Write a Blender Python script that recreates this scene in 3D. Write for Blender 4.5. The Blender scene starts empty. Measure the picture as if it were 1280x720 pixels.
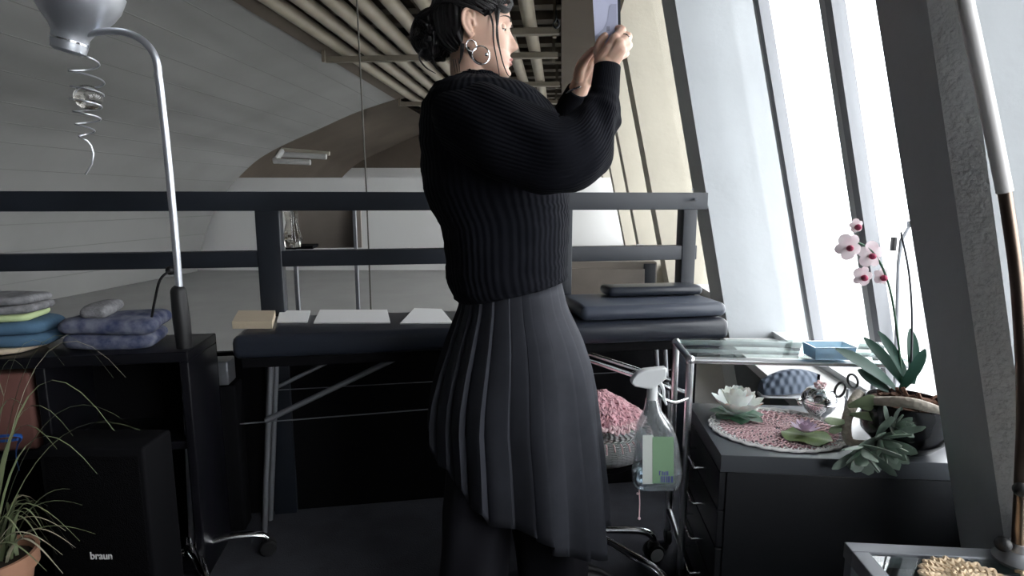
import bpy, math, random
from math import sin, cos, pi, tan, atan, sqrt, exp, radians
from mathutils import Vector, Matrix, noise
random.seed(7)
SC = bpy.context.scene
COL = SC.collection

# ------------------------------------------------------------------ camera, sky, exposure
EYE = 1.12
F = 720.0                       # focal length in pixels of the 1280 px wide frame
TILT = atan(110 / 720)
cd = bpy.data.cameras.new('camera'); cam = bpy.data.objects.new('camera', cd); COL.objects.link(cam)
cam.location = (0, 0, EYE); cam.rotation_euler = (pi/2 - TILT, 0, 0)
cd.sensor_width = 36; cd.lens = F/1280*36; cd.clip_start = .02; cd.clip_end = 200
SC.camera = cam
w = bpy.data.worlds.new('overcast_sky'); SC.world = w; w.use_nodes = True
bg = w.node_tree.nodes['Background']; bg.inputs[0].default_value = (.94, .97, 1.0, 1); bg.inputs[1].default_value = 8.5
SC.view_settings.view_transform = 'Standard'; SC.view_settings.look = 'None'
SC.view_settings.exposure = 0.0; SC.view_settings.gamma = 1; SC.view_settings.use_curve_mapping = False

SL = .085                       # the room runs along (SL, 1)
RW = -atan(SL)                  # rotation of things square to the window wall
CI = .73                        # inner pillar plane at eye level: X = CI + SL*Y
CG = .955                       # glass plane
LEAN = .24

def ray(px, py):
    x = (px-640)/F; y = (360-py)/F
    Y = cos(TILT) + y*sin(TILT); Z = y*cos(TILT) - sin(TILT)
    return x/Y, Z/Y
def P(px, py, Y):               # the place seen at a pixel, Y metres ahead
    a, b = ray(px, py); return Vector((a*Y, Y, EYE + b*Y))
def PZ(px, py, z):              # the place seen at a pixel, at height z
    a, b = ray(px, py); Y = (z-EYE)/b; return Vector((a*Y, Y, z))
def V(*a): return Vector(a)
def interp(x, tab):
    if (tab[0][0] > tab[-1][0]): tab = tab[::-1]
    if x <= tab[0][0]: return tab[0][1]
    for (a, fa), (b, fb) in zip(tab, tab[1:]):
        if x <= b:
            t = (x-a)/(b-a); return fa+(fb-fa)*t
    return tab[-1][1]
def catmull(pts, n):
    out = []; N = len(pts)
    for i in range(N-1):
        p0 = pts[max(i-1, 0)]; p1 = pts[i]; p2 = pts[i+1]; p3 = pts[min(i+2, N-1)]
        for k in range(n):
            t = k/n
            out.append(type(p1)([.5*((2*b)+(-a+c)*t+(2*a-5*b+4*c-d)*t*t+(-a+3*b-3*c+d)*t**3) for a, b, c, d in zip(p0, p1, p2, p3)]))
    out.append(pts[-1]); return out

# ------------------------------------------------------------------ materials
def mat(name, col, rough=.6, metal=0, bump=None, var=None, spec=.5, trans=0, alpha=1, emis=None, sss=0, sheen=0, coat=0, ior=1.45):
    m = bpy.data.materials.new(name); m.use_nodes = True
    nt = m.node_tree; b = nt.nodes['Principled BSDF']
    c = tuple(col)+(1,)
    b.inputs['Base Color'].default_value = c; b.inputs['Roughness'].default_value = rough
    b.inputs['Metallic'].default_value = metal; b.inputs['Specular IOR Level'].default_value = spec
    b.inputs['Transmission Weight'].default_value = trans; b.inputs['Alpha'].default_value = alpha
    b.inputs['IOR'].default_value = ior; b.inputs['Coat Weight'].default_value = coat
    if sheen: b.inputs['Sheen Weight'].default_value = sheen
    if sss:
        b.inputs['Subsurface Weight'].default_value = sss; b.inputs['Subsurface Radius'].default_value = (1, .35, .2); b.inputs['Subsurface Scale'].default_value = .01
    tc = nt.nodes.new('ShaderNodeTexCoord')
    if var:                      # (scale, amount[, second colour])
        n = nt.nodes.new('ShaderNodeTexNoise'); n.inputs['Scale'].default_value = var[0]; n.inputs['Detail'].default_value = 5
        nt.links.new(tc.outputs['Object'], n.inputs['Vector'])
        r = nt.nodes.new('ShaderNodeValToRGB'); r.color_ramp.elements[0].position = .35; r.color_ramp.elements[1].position = .65
        c2 = var[2] if len(var) > 2 else tuple(x*(1-var[1]) for x in col)
        r.color_ramp.elements[0].color = tuple(c2)+(1,); r.color_ramp.elements[1].color = c
        nt.links.new(n.outputs['Fac'], r.inputs['Fac']); nt.links.new(r.outputs['Color'], b.inputs['Base Color'])
    if bump:                     # (kind, scale, strength, distance)
        kind, sc, st, di = bump
        bp = nt.nodes.new('ShaderNodeBump'); bp.inputs['Strength'].default_value = st; bp.inputs['Distance'].default_value = di
        if kind == 'noise':
            n = nt.nodes.new('ShaderNodeTexNoise'); n.inputs['Scale'].default_value = sc; n.inputs['Detail'].default_value = 6
            nt.links.new(tc.outputs['Object'], n.inputs['Vector']); out = n.outputs['Fac']
        elif kind == 'voronoi':
            n = nt.nodes.new('ShaderNodeTexVoronoi'); n.inputs['Scale'].default_value = sc
            nt.links.new(tc.outputs['Object'], n.inputs['Vector']); out = n.outputs['Distance']
        else:                    # ribs along u, v or both of the UV map, or along an object axis
            if kind in ('u', 'v', 'uv'):
                src = tc.outputs['UV']
            else: src = tc.outputs['Object']
            s = nt.nodes.new('ShaderNodeSeparateXYZ'); nt.links.new(src, s.inputs[0])
            def wave(sock, k):
                a = nt.nodes.new('ShaderNodeMath'); a.operation = 'MULTIPLY'; a.inputs[1].default_value = k
                nt.links.new(sock, a.inputs[0])
                q = nt.nodes.new('ShaderNodeMath'); q.operation = 'SINE'; nt.links.new(a.outputs[0], q.inputs[0]); return q.outputs[0]
            if kind == 'u': out = wave(s.outputs[0], sc)
            elif kind == 'v': out = wave(s.outputs[1], sc)
            elif kind == 'x': out = wave(s.outputs[0], sc)
            elif kind == 'z': out = wave(s.outputs[2], sc)
            else:
                q = nt.nodes.new('ShaderNodeMath'); q.operation = 'MULTIPLY'
                nt.links.new(wave(s.outputs[0], sc), q.inputs[0]); nt.links.new(wave(s.outputs[1], sc), q.inputs[1]); out = q.outputs[0]
        nt.links.new(out, bp.inputs['Height']); nt.links.new(bp.outputs['Normal'], b.inputs['Normal'])
    return m
def pane_mat(name, tint=(1, 1, 1), refl=.08, milk=0):
    m = bpy.data.materials.new(name); m.use_nodes = True; nt = m.node_tree; nt.nodes.clear()
    o = nt.nodes.new('ShaderNodeOutputMaterial'); mx = nt.nodes.new('ShaderNodeMixShader')
    t = nt.nodes.new('ShaderNodeBsdfTransparent'); g = nt.nodes.new('ShaderNodeBsdfGlossy'); g.inputs['Roughness'].default_value = .02
    t.inputs[0].default_value = tuple(tint)+(1,)
    lw = nt.nodes.new('ShaderNodeLayerWeight'); pw = nt.nodes.new('ShaderNodeMath'); pw.operation = 'POWER'; pw.inputs[1].default_value = 5
    nt.links.new(lw.outputs['Facing'], pw.inputs[0]); fr = nt.nodes.new('ShaderNodeMath'); fr.operation = 'MULTIPLY_ADD'; fr.inputs[1].default_value = .5; fr.inputs[2].default_value = refl*.4
    nt.links.new(pw.outputs[0], fr.inputs[0])
    nt.links.new(fr.outputs[0], mx.inputs[0]); nt.links.new(t.outputs[0], mx.inputs[1]); nt.links.new(g.outputs[0], mx.inputs[2])
    if milk:
        df = nt.nodes.new('ShaderNodeBsdfDiffuse'); df.inputs[0].default_value = (.9, .93, .95, 1); m2 = nt.nodes.new('ShaderNodeMixShader'); m2.inputs[0].default_value = milk
        nt.links.new(mx.outputs[0], m2.inputs[1]); nt.links.new(df.outputs[0], m2.inputs[2]); nt.links.new(m2.outputs[0], o.inputs[0]); return m
    nt.links.new(mx.outputs[0], o.inputs[0]); return m

M = dict(
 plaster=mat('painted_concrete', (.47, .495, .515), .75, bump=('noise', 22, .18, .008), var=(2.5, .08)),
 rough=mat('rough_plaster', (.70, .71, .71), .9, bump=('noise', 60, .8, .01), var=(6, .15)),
 cream=mat('cream_concrete', (.50, .465, .385), .75, bump=('noise', 20, .2, .01), var=(2, .1)),
 vault=mat('vault_boards', (.27, .268, .262), .8, bump=('x', 19, .25, .01), var=(.8, .18)),
 brown=mat('brown_plaster', (.125, .10, .078), .85, var=(1.2, .2)),
 darkceil=mat('dark_ceiling', (.07, .06, .05), .9, var=(2, .3)),
 slat=mat('ceiling_slat', (.16, .14, .11), .8, var=(3, .3)),
 pipe=mat('painted_pipe', (.30, .262, .20), .45, var=(4, .15)),
 bracket=mat('bracket_paint', (.20, .175, .135), .6),
 white=mat('white_paint', (.62, .62, .61), .6, var=(1, .05)),
 frame=mat('grey_window_frame', (.30, .31, .33), .45),
 framel=mat('pale_window_frame', (.62, .63, .64), .45),
 carpet=mat('dark_carpet', (.040, .042, .052), .95, bump=('noise', 220, .6, .004), var=(9, .3)),
 hallfloor=mat('hall_floor', (.30, .30, .29), .6, var=(2, .1)),
 wallin=mat('inner_wall', (.10, .10, .10), .9),
 steel=mat('black_steel', (.016, .020, .028), .42, var=(6, .3)),
 black=mat('black_board', (.004, .004, .005), .8, spec=.12),
 blackgloss=mat('black_gloss', (.006, .006, .008), .35, spec=.2),
 lacq=mat('black_lacquer', (.020, .021, .024), .38),
 chrome=mat('chrome', (.88, .89, .91), .16, 1), tubing=mat('satin_chrome', (.90, .91, .93), .30, 1),
 silver=mat('brushed_silver', (.62, .64, .69), .38, .85),
 alu=mat('grey_aluminium', (.30, .31, .33), .4, .7),
 glass=pane_mat('window_glass'), tglass=pane_mat('table_glass', (.86, .92, .90), .25),
 clear=pane_mat('clear_plastic', (.93, .95, .96), .35, .07), water=mat('water', (.85, .93, 1), 0, trans=1, ior=1.33),
 crystal=mat('crystal', (.8, .78, .74), .03, trans=1, ior=1.5),
 vinyl=mat('dark_vinyl', (.020, .024, .034), .33, bump=('noise', 90, .15, .003)),
 vinylb=mat('slate_vinyl', (.06, .07, .095), .35),
 paper=mat('white_paper', (.85, .85, .85), .7), beige=mat('beige_cloth', (.55, .46, .34), .9, bump=('noise', 80, .4, .004)),
 skin=mat('skin', (.66, .43, .33), .46, sss=.15, var=(14, .06), spec=.35), lips=mat('lips', (.42, .15, .13), .4),
 hair=mat('black_hair', (.006, .005, .006), .38, spec=.5, bump=('u', 260, .5, .002)),
 knit=mat('black_rib_knit', (.0055, .006, .009), .92, bump=('u', 2*pi*62, .32, .003), spec=.12),
 skirt=mat('charcoal_wool', (.030, .032, .041), .75, var=(16, .2), spec=.3),
 trouser=mat('black_trouser', (.012, .012, .016), .85, spec=.2),
 pink=mat('pink_crochet', (.78, .36, .42), .95, var=(60, .3)), pinkm=mat('mid_pink', (.85, .50, .55), .95, var=(60, .25)), pinkl=mat('pale_pink', (.86, .62, .64), .9),
 creamlace=mat('cream_crochet', (.70, .55, .38), .95, var=(60, .2)), whitelace=mat('white_crochet', (.85, .83, .82), .95),
 wknit=mat('white_knit', (.72, .72, .73), .95, bump=('uv', 200, 1, .01)),
 petal=mat('white_petal', (.92, .93, .90), .5, sss=.1), petalp=mat('lilac_petal', (.86, .70, .84), .55), petalo=mat('orchid_petal', (.88, .80, .80), .5, var=(30, .2, (.84, .66, .70))),
 lotusleaf=mat('dark_green_leaf', (.03, .10, .05), .5), pad=mat('lily_pad', (.20, .30, .08), .55, var=(25, .35)),
 leafo=mat('orchid_leaf', (.010, .055, .035), .45, spec=.3), succ=mat('succulent_leaf', (.38, .48, .40), .5, var=(18, .3)),
 succ2=mat('succulent_green', (.38, .48, .28), .5, var=(18, .3)),
 stem=mat('woody_stem', (.50, .44, .37), .9, bump=('voronoi', 90, .8, .004)), bark=mat('bark_chips', (.16, .08, .05), .95, bump=('voronoi', 60, 1, .01), var=(30, .5)),
 potblack=mat('black_glazed_pot', (.012, .012, .015), .18), terra=mat('terracotta', (.42, .22, .14), .85, var=(12, .15)),
 spider=mat('grass_leaf', (.16, .19, .10), .6, var=(20, .3)), spider2=mat('dry_leaf', (.30, .28, .20), .7),
 soil=mat('soil', (.03, .022, .016), 1), redbox=mat('reddish_brown_box', (.13, .055, .045), .85),
 greyknit=mat('grey_melange', (.22, .22, .23), .95, bump=('noise', 150, .6, .004), var=(50, .35)),
 lime=mat('pale_lime_cloth', (.50, .60, .32), .9, bump=('noise', 40, .5, .006)),
 denim=mat('blue_denim', (.07, .14, .22), .9, bump=('noise', 120, .4, .003), var=(9, .3)),
 navy=mat('navy_check', (.035, .045, .10), .9, bump=('noise', 60, .4, .004), var=(30, .5, (.16, .17, .22))),
 blue=mat('blue_ribbon', (.02, .09, .35), .5), bottle=mat('spray_white', (.72, .74, .75), .35), greenl=mat('green_label', (.22, .36, .22), .5), whitel=mat('label_white', (.62, .66, .62), .5),
 violet=mat('violet_print', (.10, .09, .30), .5), quilt=mat('quilted_blue_grey', (.11, .14, .19), .6, bump=('uv', 44, .5, .006)), sole=mat('shoe_sole', (.6, .62, .65), .6),
 rubber=mat('rubber', (.01, .01, .011), .5), greyp=mat('grey_plastic', (.35, .36, .38), .5), bluep=mat('blue_plastic', (.45, .65, .80), .2, trans=.5),
 cardp=mat('lavender_card', (.55, .57, .74), .6), cardg=mat('grey_print', (.25, .26, .34), .6), ink=mat('tattoo_ink', (.03, .03, .035), .6),
 eyew=mat('eye_white', (.7, .68, .66), .2), iris=mat('iris', (.03, .015, .01), .15), woodb=mat('taupe_wood', (.22, .19, .16), .6, var=(5, .2)),
 ground=mat('outside_paving', (.55, .55, .54), .9, var=(2, .15)), pole=mat('bronze_pole', (.20, .15, .12), .28, 1), letter=mat('white_letters', (.7, .7, .7), .6),
)

# ------------------------------------------------------------------ mesh builder
class B:
    def __init__(s): s.v = []; s.f = []; s.uv = []
    def face(s, idx, uvs=None): s.f.append(tuple(idx)); s.uv.append(uvs or [(0, 0)]*len(idx))
    def loft(s, rings, cap=True, closed=True, vs=None):
        n = len(rings[0]); b = len(s.v)
        for r in rings: s.v += [Vector(p) for p in r]
        m = n if closed else n-1
        for i in range(len(rings)-1):
            v0 = vs[i] if vs else i/(len(rings)-1); v1 = vs[i+1] if vs else (i+1)/(len(rings)-1)
            for j in range(m):
                k = (j+1) % n; u0 = j/m; u1 = (j+1)/m
                s.face((b+i*n+j, b+i*n+k, b+(i+1)*n+k, b+(i+1)*n+j), [(u0, v0), (u1, v0), (u1, v1), (u0, v1)])
        if cap and closed:
            s.face([b+j for j in reversed(range(n))]); s.face([b+(len(rings)-1)*n+j for j in range(n)])
        return s
    def tube(s, pts, r, n=10, sub=0, cap=True, flat=1, round_ends=False, up=None):
        pts = [Vector(p) for p in pts]
        if not hasattr(r, '__len__'): r = [r]*len(pts)
        if sub:
            q = catmull([Vector((*p, 0)) if False else Vector((p.x, p.y, p.z, rr)) for p, rr in zip(pts, r)], sub)
            pts = [Vector(p[:3]) for p in q]; r = [max(p[3], 1e-4) for p in q]
        if round_ends:
            d0 = (pts[0]-pts[1]).normalized(); d1 = (pts[-1]-pts[-2]).normalized()
            a0 = [(pts[0]+d0*r[0]*sin(a), r[0]*cos(a)) for a in (1.45, 1.1, .7, .35)]
            a1 = [(pts[-1]+d1*r[-1]*sin(a), r[-1]*cos(a)) for a in (.35, .7, 1.1, 1.45)]
            pts = [a[0] for a in a0]+pts+[a[0] for a in a1]; r = [a[1] for a in a0]+list(r)+[a[1] for a in a1]
        rings = []; nrm = None
        for i, p in enumerate(pts):
            t = (pts[min(i+1, len(pts)-1)]-pts[max(i-1, 0)]).normalized()
            if nrm is None:
                a = Vector(up) if up else (V(0, 0, 1) if abs(t.z) < .9 else V(0, -1, 0))
                nrm = (a-t*a.dot(t)).normalized()
            else:
                q = nrm-t*nrm.dot(t)
                if q.length > 1e-6: nrm = q.normalized()
            bi = t.cross(nrm)
            rings.append([p+(nrm*cos(2*pi*j/n)*flat+bi*sin(2*pi*j/n))*r[i] for j in range(n)])
        return s.loft(rings, cap)
    def box(s, c, d, rz=0, bev=.0, lean=None):
        c = Vector(c); hx, hy, hz = [x/2 for x in d]; bev = min(bev, hx*.9, hy*.9, hz*.9)
        R = Matrix.Rotation(rz, 3, 'Z')
        def ring(z, ins):
            a, b2 = hx-ins, hy-ins; k = bev
            pp = []
            if bev <= 0: pp = [(-a, -b2), (a, -b2), (a, b2), (-a, b2)]
            else:
                k = max(bev-ins*.0, 1e-4)
                for sx, sy, a0 in ((1, -1, -pi/2), (1, 1, 0), (-1, 1, pi/2), (-1, -1, pi)):
                    for q in range(4):
                        an = a0+q*pi/6; pp.append((sx*(hx-bev)+(bev-ins)*cos(an), sy*(hy-bev)+(bev-ins)*sin(an)))
            return [R@Vector((x, y, z))+c for x, y in pp]
        if bev <= 0: rings = [ring(-hz, 0), ring(hz, 0)]
        else:
            A = [0, pi/6, pi/3, pi/2]
            rings = [ring(-hz+bev*(1-sin(a)), bev*(1-cos(a))*.999) for a in A[::-1]]
            rings = [ring(-hz+bev*(1-cos(pi/2-a)), bev*(1-sin(pi/2-a))*.999) for a in ()] or [ring(-hz+bev*(1-sin(a)), bev*(1-cos(a))*.999) for a in reversed(A)]
            rings += [ring(hz-bev*(1-sin(a)), bev*(1-cos(a))*.999) for a in A]
        return s.loft(rings)
    def lathe(s, c, prof, n=32, wob=None, sx=1, sy=1):
        c = Vector(c); rings = []
        for r, z in prof:
            rings.append([c+V(sx*r*cos(2*pi*j/n)*(1+(wob(2*pi*j/n, z) if wob else 0)), sy*r*sin(2*pi*j/n)*(1+(wob(2*pi*j/n, z) if wob else 0)), z) for j in range(n)])
        return s.loft(rings)
    def ball(s, c, r, n=16, m=10, fn=None):
        if not hasattr(r, '__len__'): r = (r, r, r)
        c = Vector(c); rings = []
        for i in range(m+1):
            a = -pi/2+pi*i/m; a = max(min(a, pi/2-.01), -pi/2+.01)
            ring = []
            for j in range(n):
                d = V(cos(a)*cos(2*pi*j/n), cos(a)*sin(2*pi*j/n), sin(a)); k = fn(d) if fn else 1
                ring.append(c+V(d.x*r[0]*k, d.y*r[1]*k, d.z*r[2]*k))
            rings.append(ring)
        return s.loft(rings)
    def prism(s, poly, z0, z1, shift=None):
        f0 = shift(z0) if shift else V(0, 0, 0); f1 = shift(z1) if shift else V(0, 0, 0)
        return s.loft([[V(x, y, z0)+f0 for x, y in poly], [V(x, y, z1)+f1 for x, y in poly]])
    def leaf(s, base, d, up, L, W, bend=.3, thick=.004, prof=None, fold=.15, n=9, twist=0):
        base = Vector(base); d = Vector(d).normalized(); up = Vector(up); up = (up-d*up.dot(d)).normalized(); side = d.cross(up)
        prof = prof or [(0, .25), (.2, .7), (.5, 1), (.8, .75), (1, .05)]
        rings = []
        for i in range(n+1):
            t = i/n; wv = W/2*interp(t, prof); an = bend*t
            p = base+d*(L*t*cos(an*.5))-up*(L*t*sin(an*.8))
            upn = (up*cos(an)+d*sin(an)).normalized(); sd = side
            th = thick*max(.25, 1-t*.7)*.5
            ring = []
            for q in range(8):
                a = 2*pi*q/8; x = cos(a)*wv; z = sin(a)*th+abs(cos(a))*fold*wv
                ring.append(p+sd*x+upn*z)
            rings.append(ring)
        return s.loft(rings)

ORG = {}
def link(o, parent=None, loc=V(0, 0, 0)):
    COL.objects.link(o)
    if parent is not None:
        o.parent = parent; o.location = Vector(loc)-ORG[parent.name]
    else: o.location = loc
    ORG[o.name] = Vector(loc); return o
def obj(name, b, m, parent=None, smooth=True, origin=None, angle=40, mods=None):
    vs = b.v
    if origin is None:
        xs = [p.x for p in vs]; ys = [p.y for p in vs]; zs = [p.z for p in vs]
        origin = V((min(xs)+max(xs))/2, (min(ys)+max(ys))/2, min(zs))
    origin = Vector(origin)
    me = bpy.data.meshes.new(name); me.from_pydata([tuple(p-origin) for p in vs], [], b.f)
    uvl = me.uv_layers.new(name='UVMap'); k = 0
    for fu in b.uv:
        for u in fu: uvl.data[k].uv = u; k += 1
    me.materials.append(M[m] if isinstance(m, str) else m)
    if smooth:
        me.polygons.foreach_set('use_smooth', [True]*len(me.polygons))
    me.update()
    if smooth:
        try: me.set_sharp_from_angle(angle=radians(angle))
        except Exception: pass
    o = bpy.data.objects.new(name, me); link(o, parent, origin)
    if mods: mods(o)
    return o
def tag(o, label, cat, group=None):
    o['label'] = label; o['category'] = cat
    if group: o['group'] = group
    return o
def thing(name, label, cat, loc, group=None):
    o = bpy.data.objects.new(name, None); o.empty_display_size = .05; link(o, None, Vector(loc)); return tag(o, label, cat, group)
def struct(name, b, m, parent=None, **k):
    o = obj(name, b, m, parent, **k)
    if parent is None: o['kind'] = 'structure'
    return o
def dup(o, off, label=None, name=None):
    def cp(a, par):
        c = a.copy(); COL.objects.link(c)
        if par is not None: c.parent = par
        for ch in list(a.children): cp(ch, c)
        return c
    r = cp(o, None); r.location = Vector(o.location)+Vector(off)
    if label: r['label'] = label
    return r

# ================================================================== THE SETTING
def U(u, Y, z): return V(u+SL*Y, Y, z)       # room coordinates: u across, Y along
Y0, Y1 = -1.6, 15.0
pa = PZ(340, 639, 0); pb = PZ(787, 602, 0); pd = (pb-pa); pd.normalize()     # foot of the parapet
RP = math.atan2(pd.y, pd.x)
def par(px):                                  # point of the parapet line under a pixel column
    a, _ = ray(px, 300); t = (a*pa.y-pa.x)/(pd.x-a*pd.y); return pa+pd*t
b = B(); b.v = [V(-7.6, Y0-.4, 0), V(1.9, Y0-.4, 0), V(1.9, 3.6, 0), V(-7.6, 2.2, 0), V(-7.6, Y0-.4, -.15), V(1.9, Y0-.4, -.15), V(1.9, 3.6, -.15), V(-7.6, 2.2, -.15)]
e0 = pa+pd*(-7.3); e1 = pa+pd*2.4
b.v[2] = V(e1.x, e1.y, 0); b.v[3] = V(e0.x, e0.y, 0); b.v[6] = V(e1.x, e1.y, -.15); b.v[7] = V(e0.x, e0.y, -.15)
for f in ((0, 1, 2, 3), (7, 6, 5, 4), (0, 4, 5, 1), (1, 5, 6, 2), (2, 6, 7, 3), (3, 7, 4, 0)): b.face(f)
struct('floor', b, 'carpet', smooth=False)
b = B(); b.v = [V(e0.x, e0.y, -.005), V(e1.x, e1.y, -.005), V(3.2, Y1+.3, -.005), V(-7.6, Y1+.3, -.005), V(e0.x, e0.y, -.15), V(e1.x, e1.y, -.15), V(3.2, Y1+.3, -.15), V(-7.6, Y1+.3, -.15)]
for f in ((0, 1, 2, 3), (7, 6, 5, 4), (0, 4, 5, 1), (1, 5, 6, 2), (2, 6, 7, 3), (3, 7, 4, 0)): b.face(f)
struct('floor', b, 'hallfloor', smooth=False)
b = B().box((-2.6, 7, 3.42), (10.6, 18, .12)); struct('ceiling', b, 'darkceil', smooth=False)
b = B().box((-2.2, Y0-.3, 1.5), (8.6, .12, 4.0)); struct('wall_back', b, 'wallin', smooth=False)
b = B().box((-7.5, 6.5, 1.5), (.12, 17, 4.0)); struct('wall_left', b, 'wallin', smooth=False)
b = B().box((-2.2, Y1+.1, .95), (11, .15, 1.96)); struct('wall_far', b, 'white', smooth=False)
b = B().box((-2.2, Y1+.1, 2.66), (11, .15, 1.45)); struct('wall_far_gable', b, 'brown', smooth=False)

b = B(); b.loft([[U(-6.2, 9.22, z), U(1.35, 9.22, z), U(1.35, 9.36, z), U(-6.2, 9.36, z)] for z in (0, EYE+ray(450, 222)[1]*9.22)]); struct('wall_hall', b, 'white', smooth=False)
# great vault over the left side
prof = [(-2.5, 2.65), (-3.13, 2.45), (-3.7, 2.21), (-4.43, 1.89), (-4.85, 1.62), (-5.3, 1.15), (-5.6, .6), (-5.78, 0)]
pc = [tuple(p) for p in catmull([Vector(p) for p in prof], 6)]
def vault(name, u0, z0, ya, yb, m, nY=24):
    b = B(); rings = []
    for i in range(nY+1):
        Y = ya+(yb-ya)*i/nY
        rings.append([U(u+u0, Y, z+z0) for u, z in pc]+[U(u+u0-.12, Y, z+z0+.13) for u, z in reversed(pc)])
    b.loft(rings); return struct(name, b, m)
vo = vault('ceiling_vault', 0, 0, -1.2, 9.1, 'vault')
# board marks on the vault follow its curve: thin raised joints
vb = []
vault('ceiling_vault_far', -.55, .28, 9.1, Y1, 'brown')
b = B()
for k, (i, wd) in enumerate([(i, .010) for i in range(3, len(pc)-2, 3)]):
    u, z = pc[i]; u2, z2 = pc[i+1]
    d = Vector((u2-u, z2-z)).normalized(); nx, nz = -d.y, d.x
    if nx < 0: nx, nz = -nx, -nz
    sgn = 1
    off = Vector((nx, nz))*.002 if (nz < 0) else Vector((-nx, -nz))*.002
    for (ya, yb) in ((-1.0, 9.08),):
        r0 = []
        for Y in (ya, yb):
            r0.append([U(u+off.x, Y, z+off.y), U(u+off.x+d.x*wd, Y, z+off.y+d.y*wd), U(u-off.x+d.x*wd, Y, z-off.y+d.y*wd), U(u-off.x, Y, z-off.y)])
        b.loft(r0)
o = struct('trim_vault_joints', b, mat('joint_grey', (.215, .213, .208), .95, spec=.1), smooth=False)
# edge beam of the vault beside the pipes
b = B().prism([(0, 0), (.10, 0), (.10, 1), (0, 1)], 0, .01)
b = B(); b.loft([[U(-2.52, Y, 2.62), U(-2.36, Y, 2.66), U(-2.36, Y, 3.38), U(-2.52, Y, 3.38)] for Y in (-1.2, 9.1)]); struct('trim_vault_edge', b, 'brown', smooth=False)
# brown bulkhead between pipes and windows
b = B(); b.loft([[U(-.02, Y, 2.58), U(.42, Y, 2.50), U(.42, Y, 3.38), U(-.02, Y, 3.38)] for Y in (3.2, Y1)]); struct('trim_bulkhead', b, 'brown', smooth=False)
# far lower ceiling
b = B().box((U(-1.1, 12.6, 2.9)), (3.0, 4.6, .1), RW); struct('ceiling_far', b, 'brown', smooth=False)

# window wall: slanted pillars
def leanf(l): return lambda z: V(-(z-EYE)*l, 0, 0)
def pillar(Yb, wd, lean, m, label, poly=None, ci=CI):
    if poly is None:
        nb = V(ci+SL*Yb, Yb, 0); na = V(ci+SL*(Yb+wd), Yb+wd, 0)
        out = V(1, -SL, 0)*.42
        poly = [(nb.x, nb.y), ((nb+out).x, (nb+out).y), ((na+out).x, (na+out).y), (na.x, na.y)]
    b = B(); n = 10
    b.loft([[V(x, y, z)+leanf(lean)(z) for x, y in poly] for z in [0.001+3.35*i/n for i in range(n+1)]])
    o = obj('concrete_pillar', b, m, None, smooth=False); return tag(o, label, 'pillar')
yb1 = 1.082
def wp(px, Y): a, _ = ray(px, 250); return (a*Y, Y)
A1 = wp(1133, 1.24); B1 = wp(1194, 1.085); C1 = wp(1240, 1.035); D1 = (C1[0]+.5, C1[1]-.05); E1 = (A1[0]+.42, A1[1]-.035)
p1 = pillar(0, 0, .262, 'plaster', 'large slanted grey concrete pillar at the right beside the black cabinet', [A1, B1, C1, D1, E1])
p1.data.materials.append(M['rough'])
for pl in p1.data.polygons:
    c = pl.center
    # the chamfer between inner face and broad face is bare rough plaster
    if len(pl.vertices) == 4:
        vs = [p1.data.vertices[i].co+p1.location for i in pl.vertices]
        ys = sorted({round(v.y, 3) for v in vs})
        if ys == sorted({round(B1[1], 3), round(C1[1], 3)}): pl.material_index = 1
pillar(2.92, .28, .215, 'plaster', 'pale grey slanted pillar just behind the right end of the black railing')
pys = [4.62, 6.16, 7.7, 9.25, 10.8, 12.35]
lb = ['cream slanted pillar, nearest of those beyond the railing', 'cream slanted pillar, second of those beyond the railing', 'cream slanted pillar, third of those beyond the railing', 'cream slanted pillar, fourth of those beyond the railing', 'cream slanted pillar, fifth of those beyond the railing', 'cream slanted pillar at the far end of the hall']
for y, l in zip(pys, lb): pillar(y, .26, .225, 'cream', l)
pillar(-.9, .2, .24, 'plaster', 'slanted grey pillar to the right of and behind the camera')
# wall below sill, head
b = B(); b.loft([[V(CG+SL*Y+(EYE-z)*LEAN+dx, Y, z) for dx, z in ((0, .0), (.14, .0), (.14, .40), (0, .40))] for Y in (Y0, Y1)]); struct('wall_right', b, 'white', smooth=False)
b = B(); b.loft([[V(CG+SL*Y+(EYE-z)*LEAN+dx, Y, z) for dx, z in ((0, 3.0), (.14, 3.0), (.14, 3.4), (0, 3.4))] for Y in (Y0, Y1)]); struct('wall_right_head', b, 'cream', smooth=False)
b = B(); b.loft([[U(.84, Y, .385), U(1.22, Y, .385), U(1.22, Y, .42), U(.84, Y, .42)] for Y in (1.36, 2.88)]); struct('trim_sill', b, 'white', smooth=False)
# windows
def window(n, ya, yb, mull, m='frame'):
    r = bpy.data.objects.new('window_%d' % n, None); link(r, None, V(CG+SL*ya+.17, ya, .4)); r['kind'] = 'structure'
    def g(Y, z, dx): return V(CG+SL*Y+(EYE-z)*LEAN+dx, Y, z)
    b = B(); b.loft([[g(ya, z, .05), g(yb, z, .05), g(yb, z, .058), g(ya, z, .058)] for z in (.42, 3.0)]); obj('pane', b, 'glass', r, smooth=False)
    for (m0, m1) in mull:
        b = B(); b.loft([[g(m0, z, .03), g(m0+(m1-m0)*.4, z, .025), g(m0+(m1-m0)*.4, z, .075), g(m0, z, .075)] for z in (.40, 3.02)]); obj('frame', b, m, r, smooth=False)
        b = B(); b.loft([[g(m0+(m1-m0)*.4, z, .035), g(m1, z, .03), g(m1, z, .075), g(m0+(m1-m0)*.4, z, .075)] for z in (.40, 3.02)]); obj('frame', b, 'framel', r, smooth=False)
    for zz in (.40, 2.97):
        b = B(); b.loft([[g(Y, zz, -.02), g(Y, zz, .09), g(Y, zz+.05, .09), g(Y, zz+.05, -.02)] for Y in (ya, yb)]); obj('frame', b, 'framel', r, smooth=False)
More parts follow.
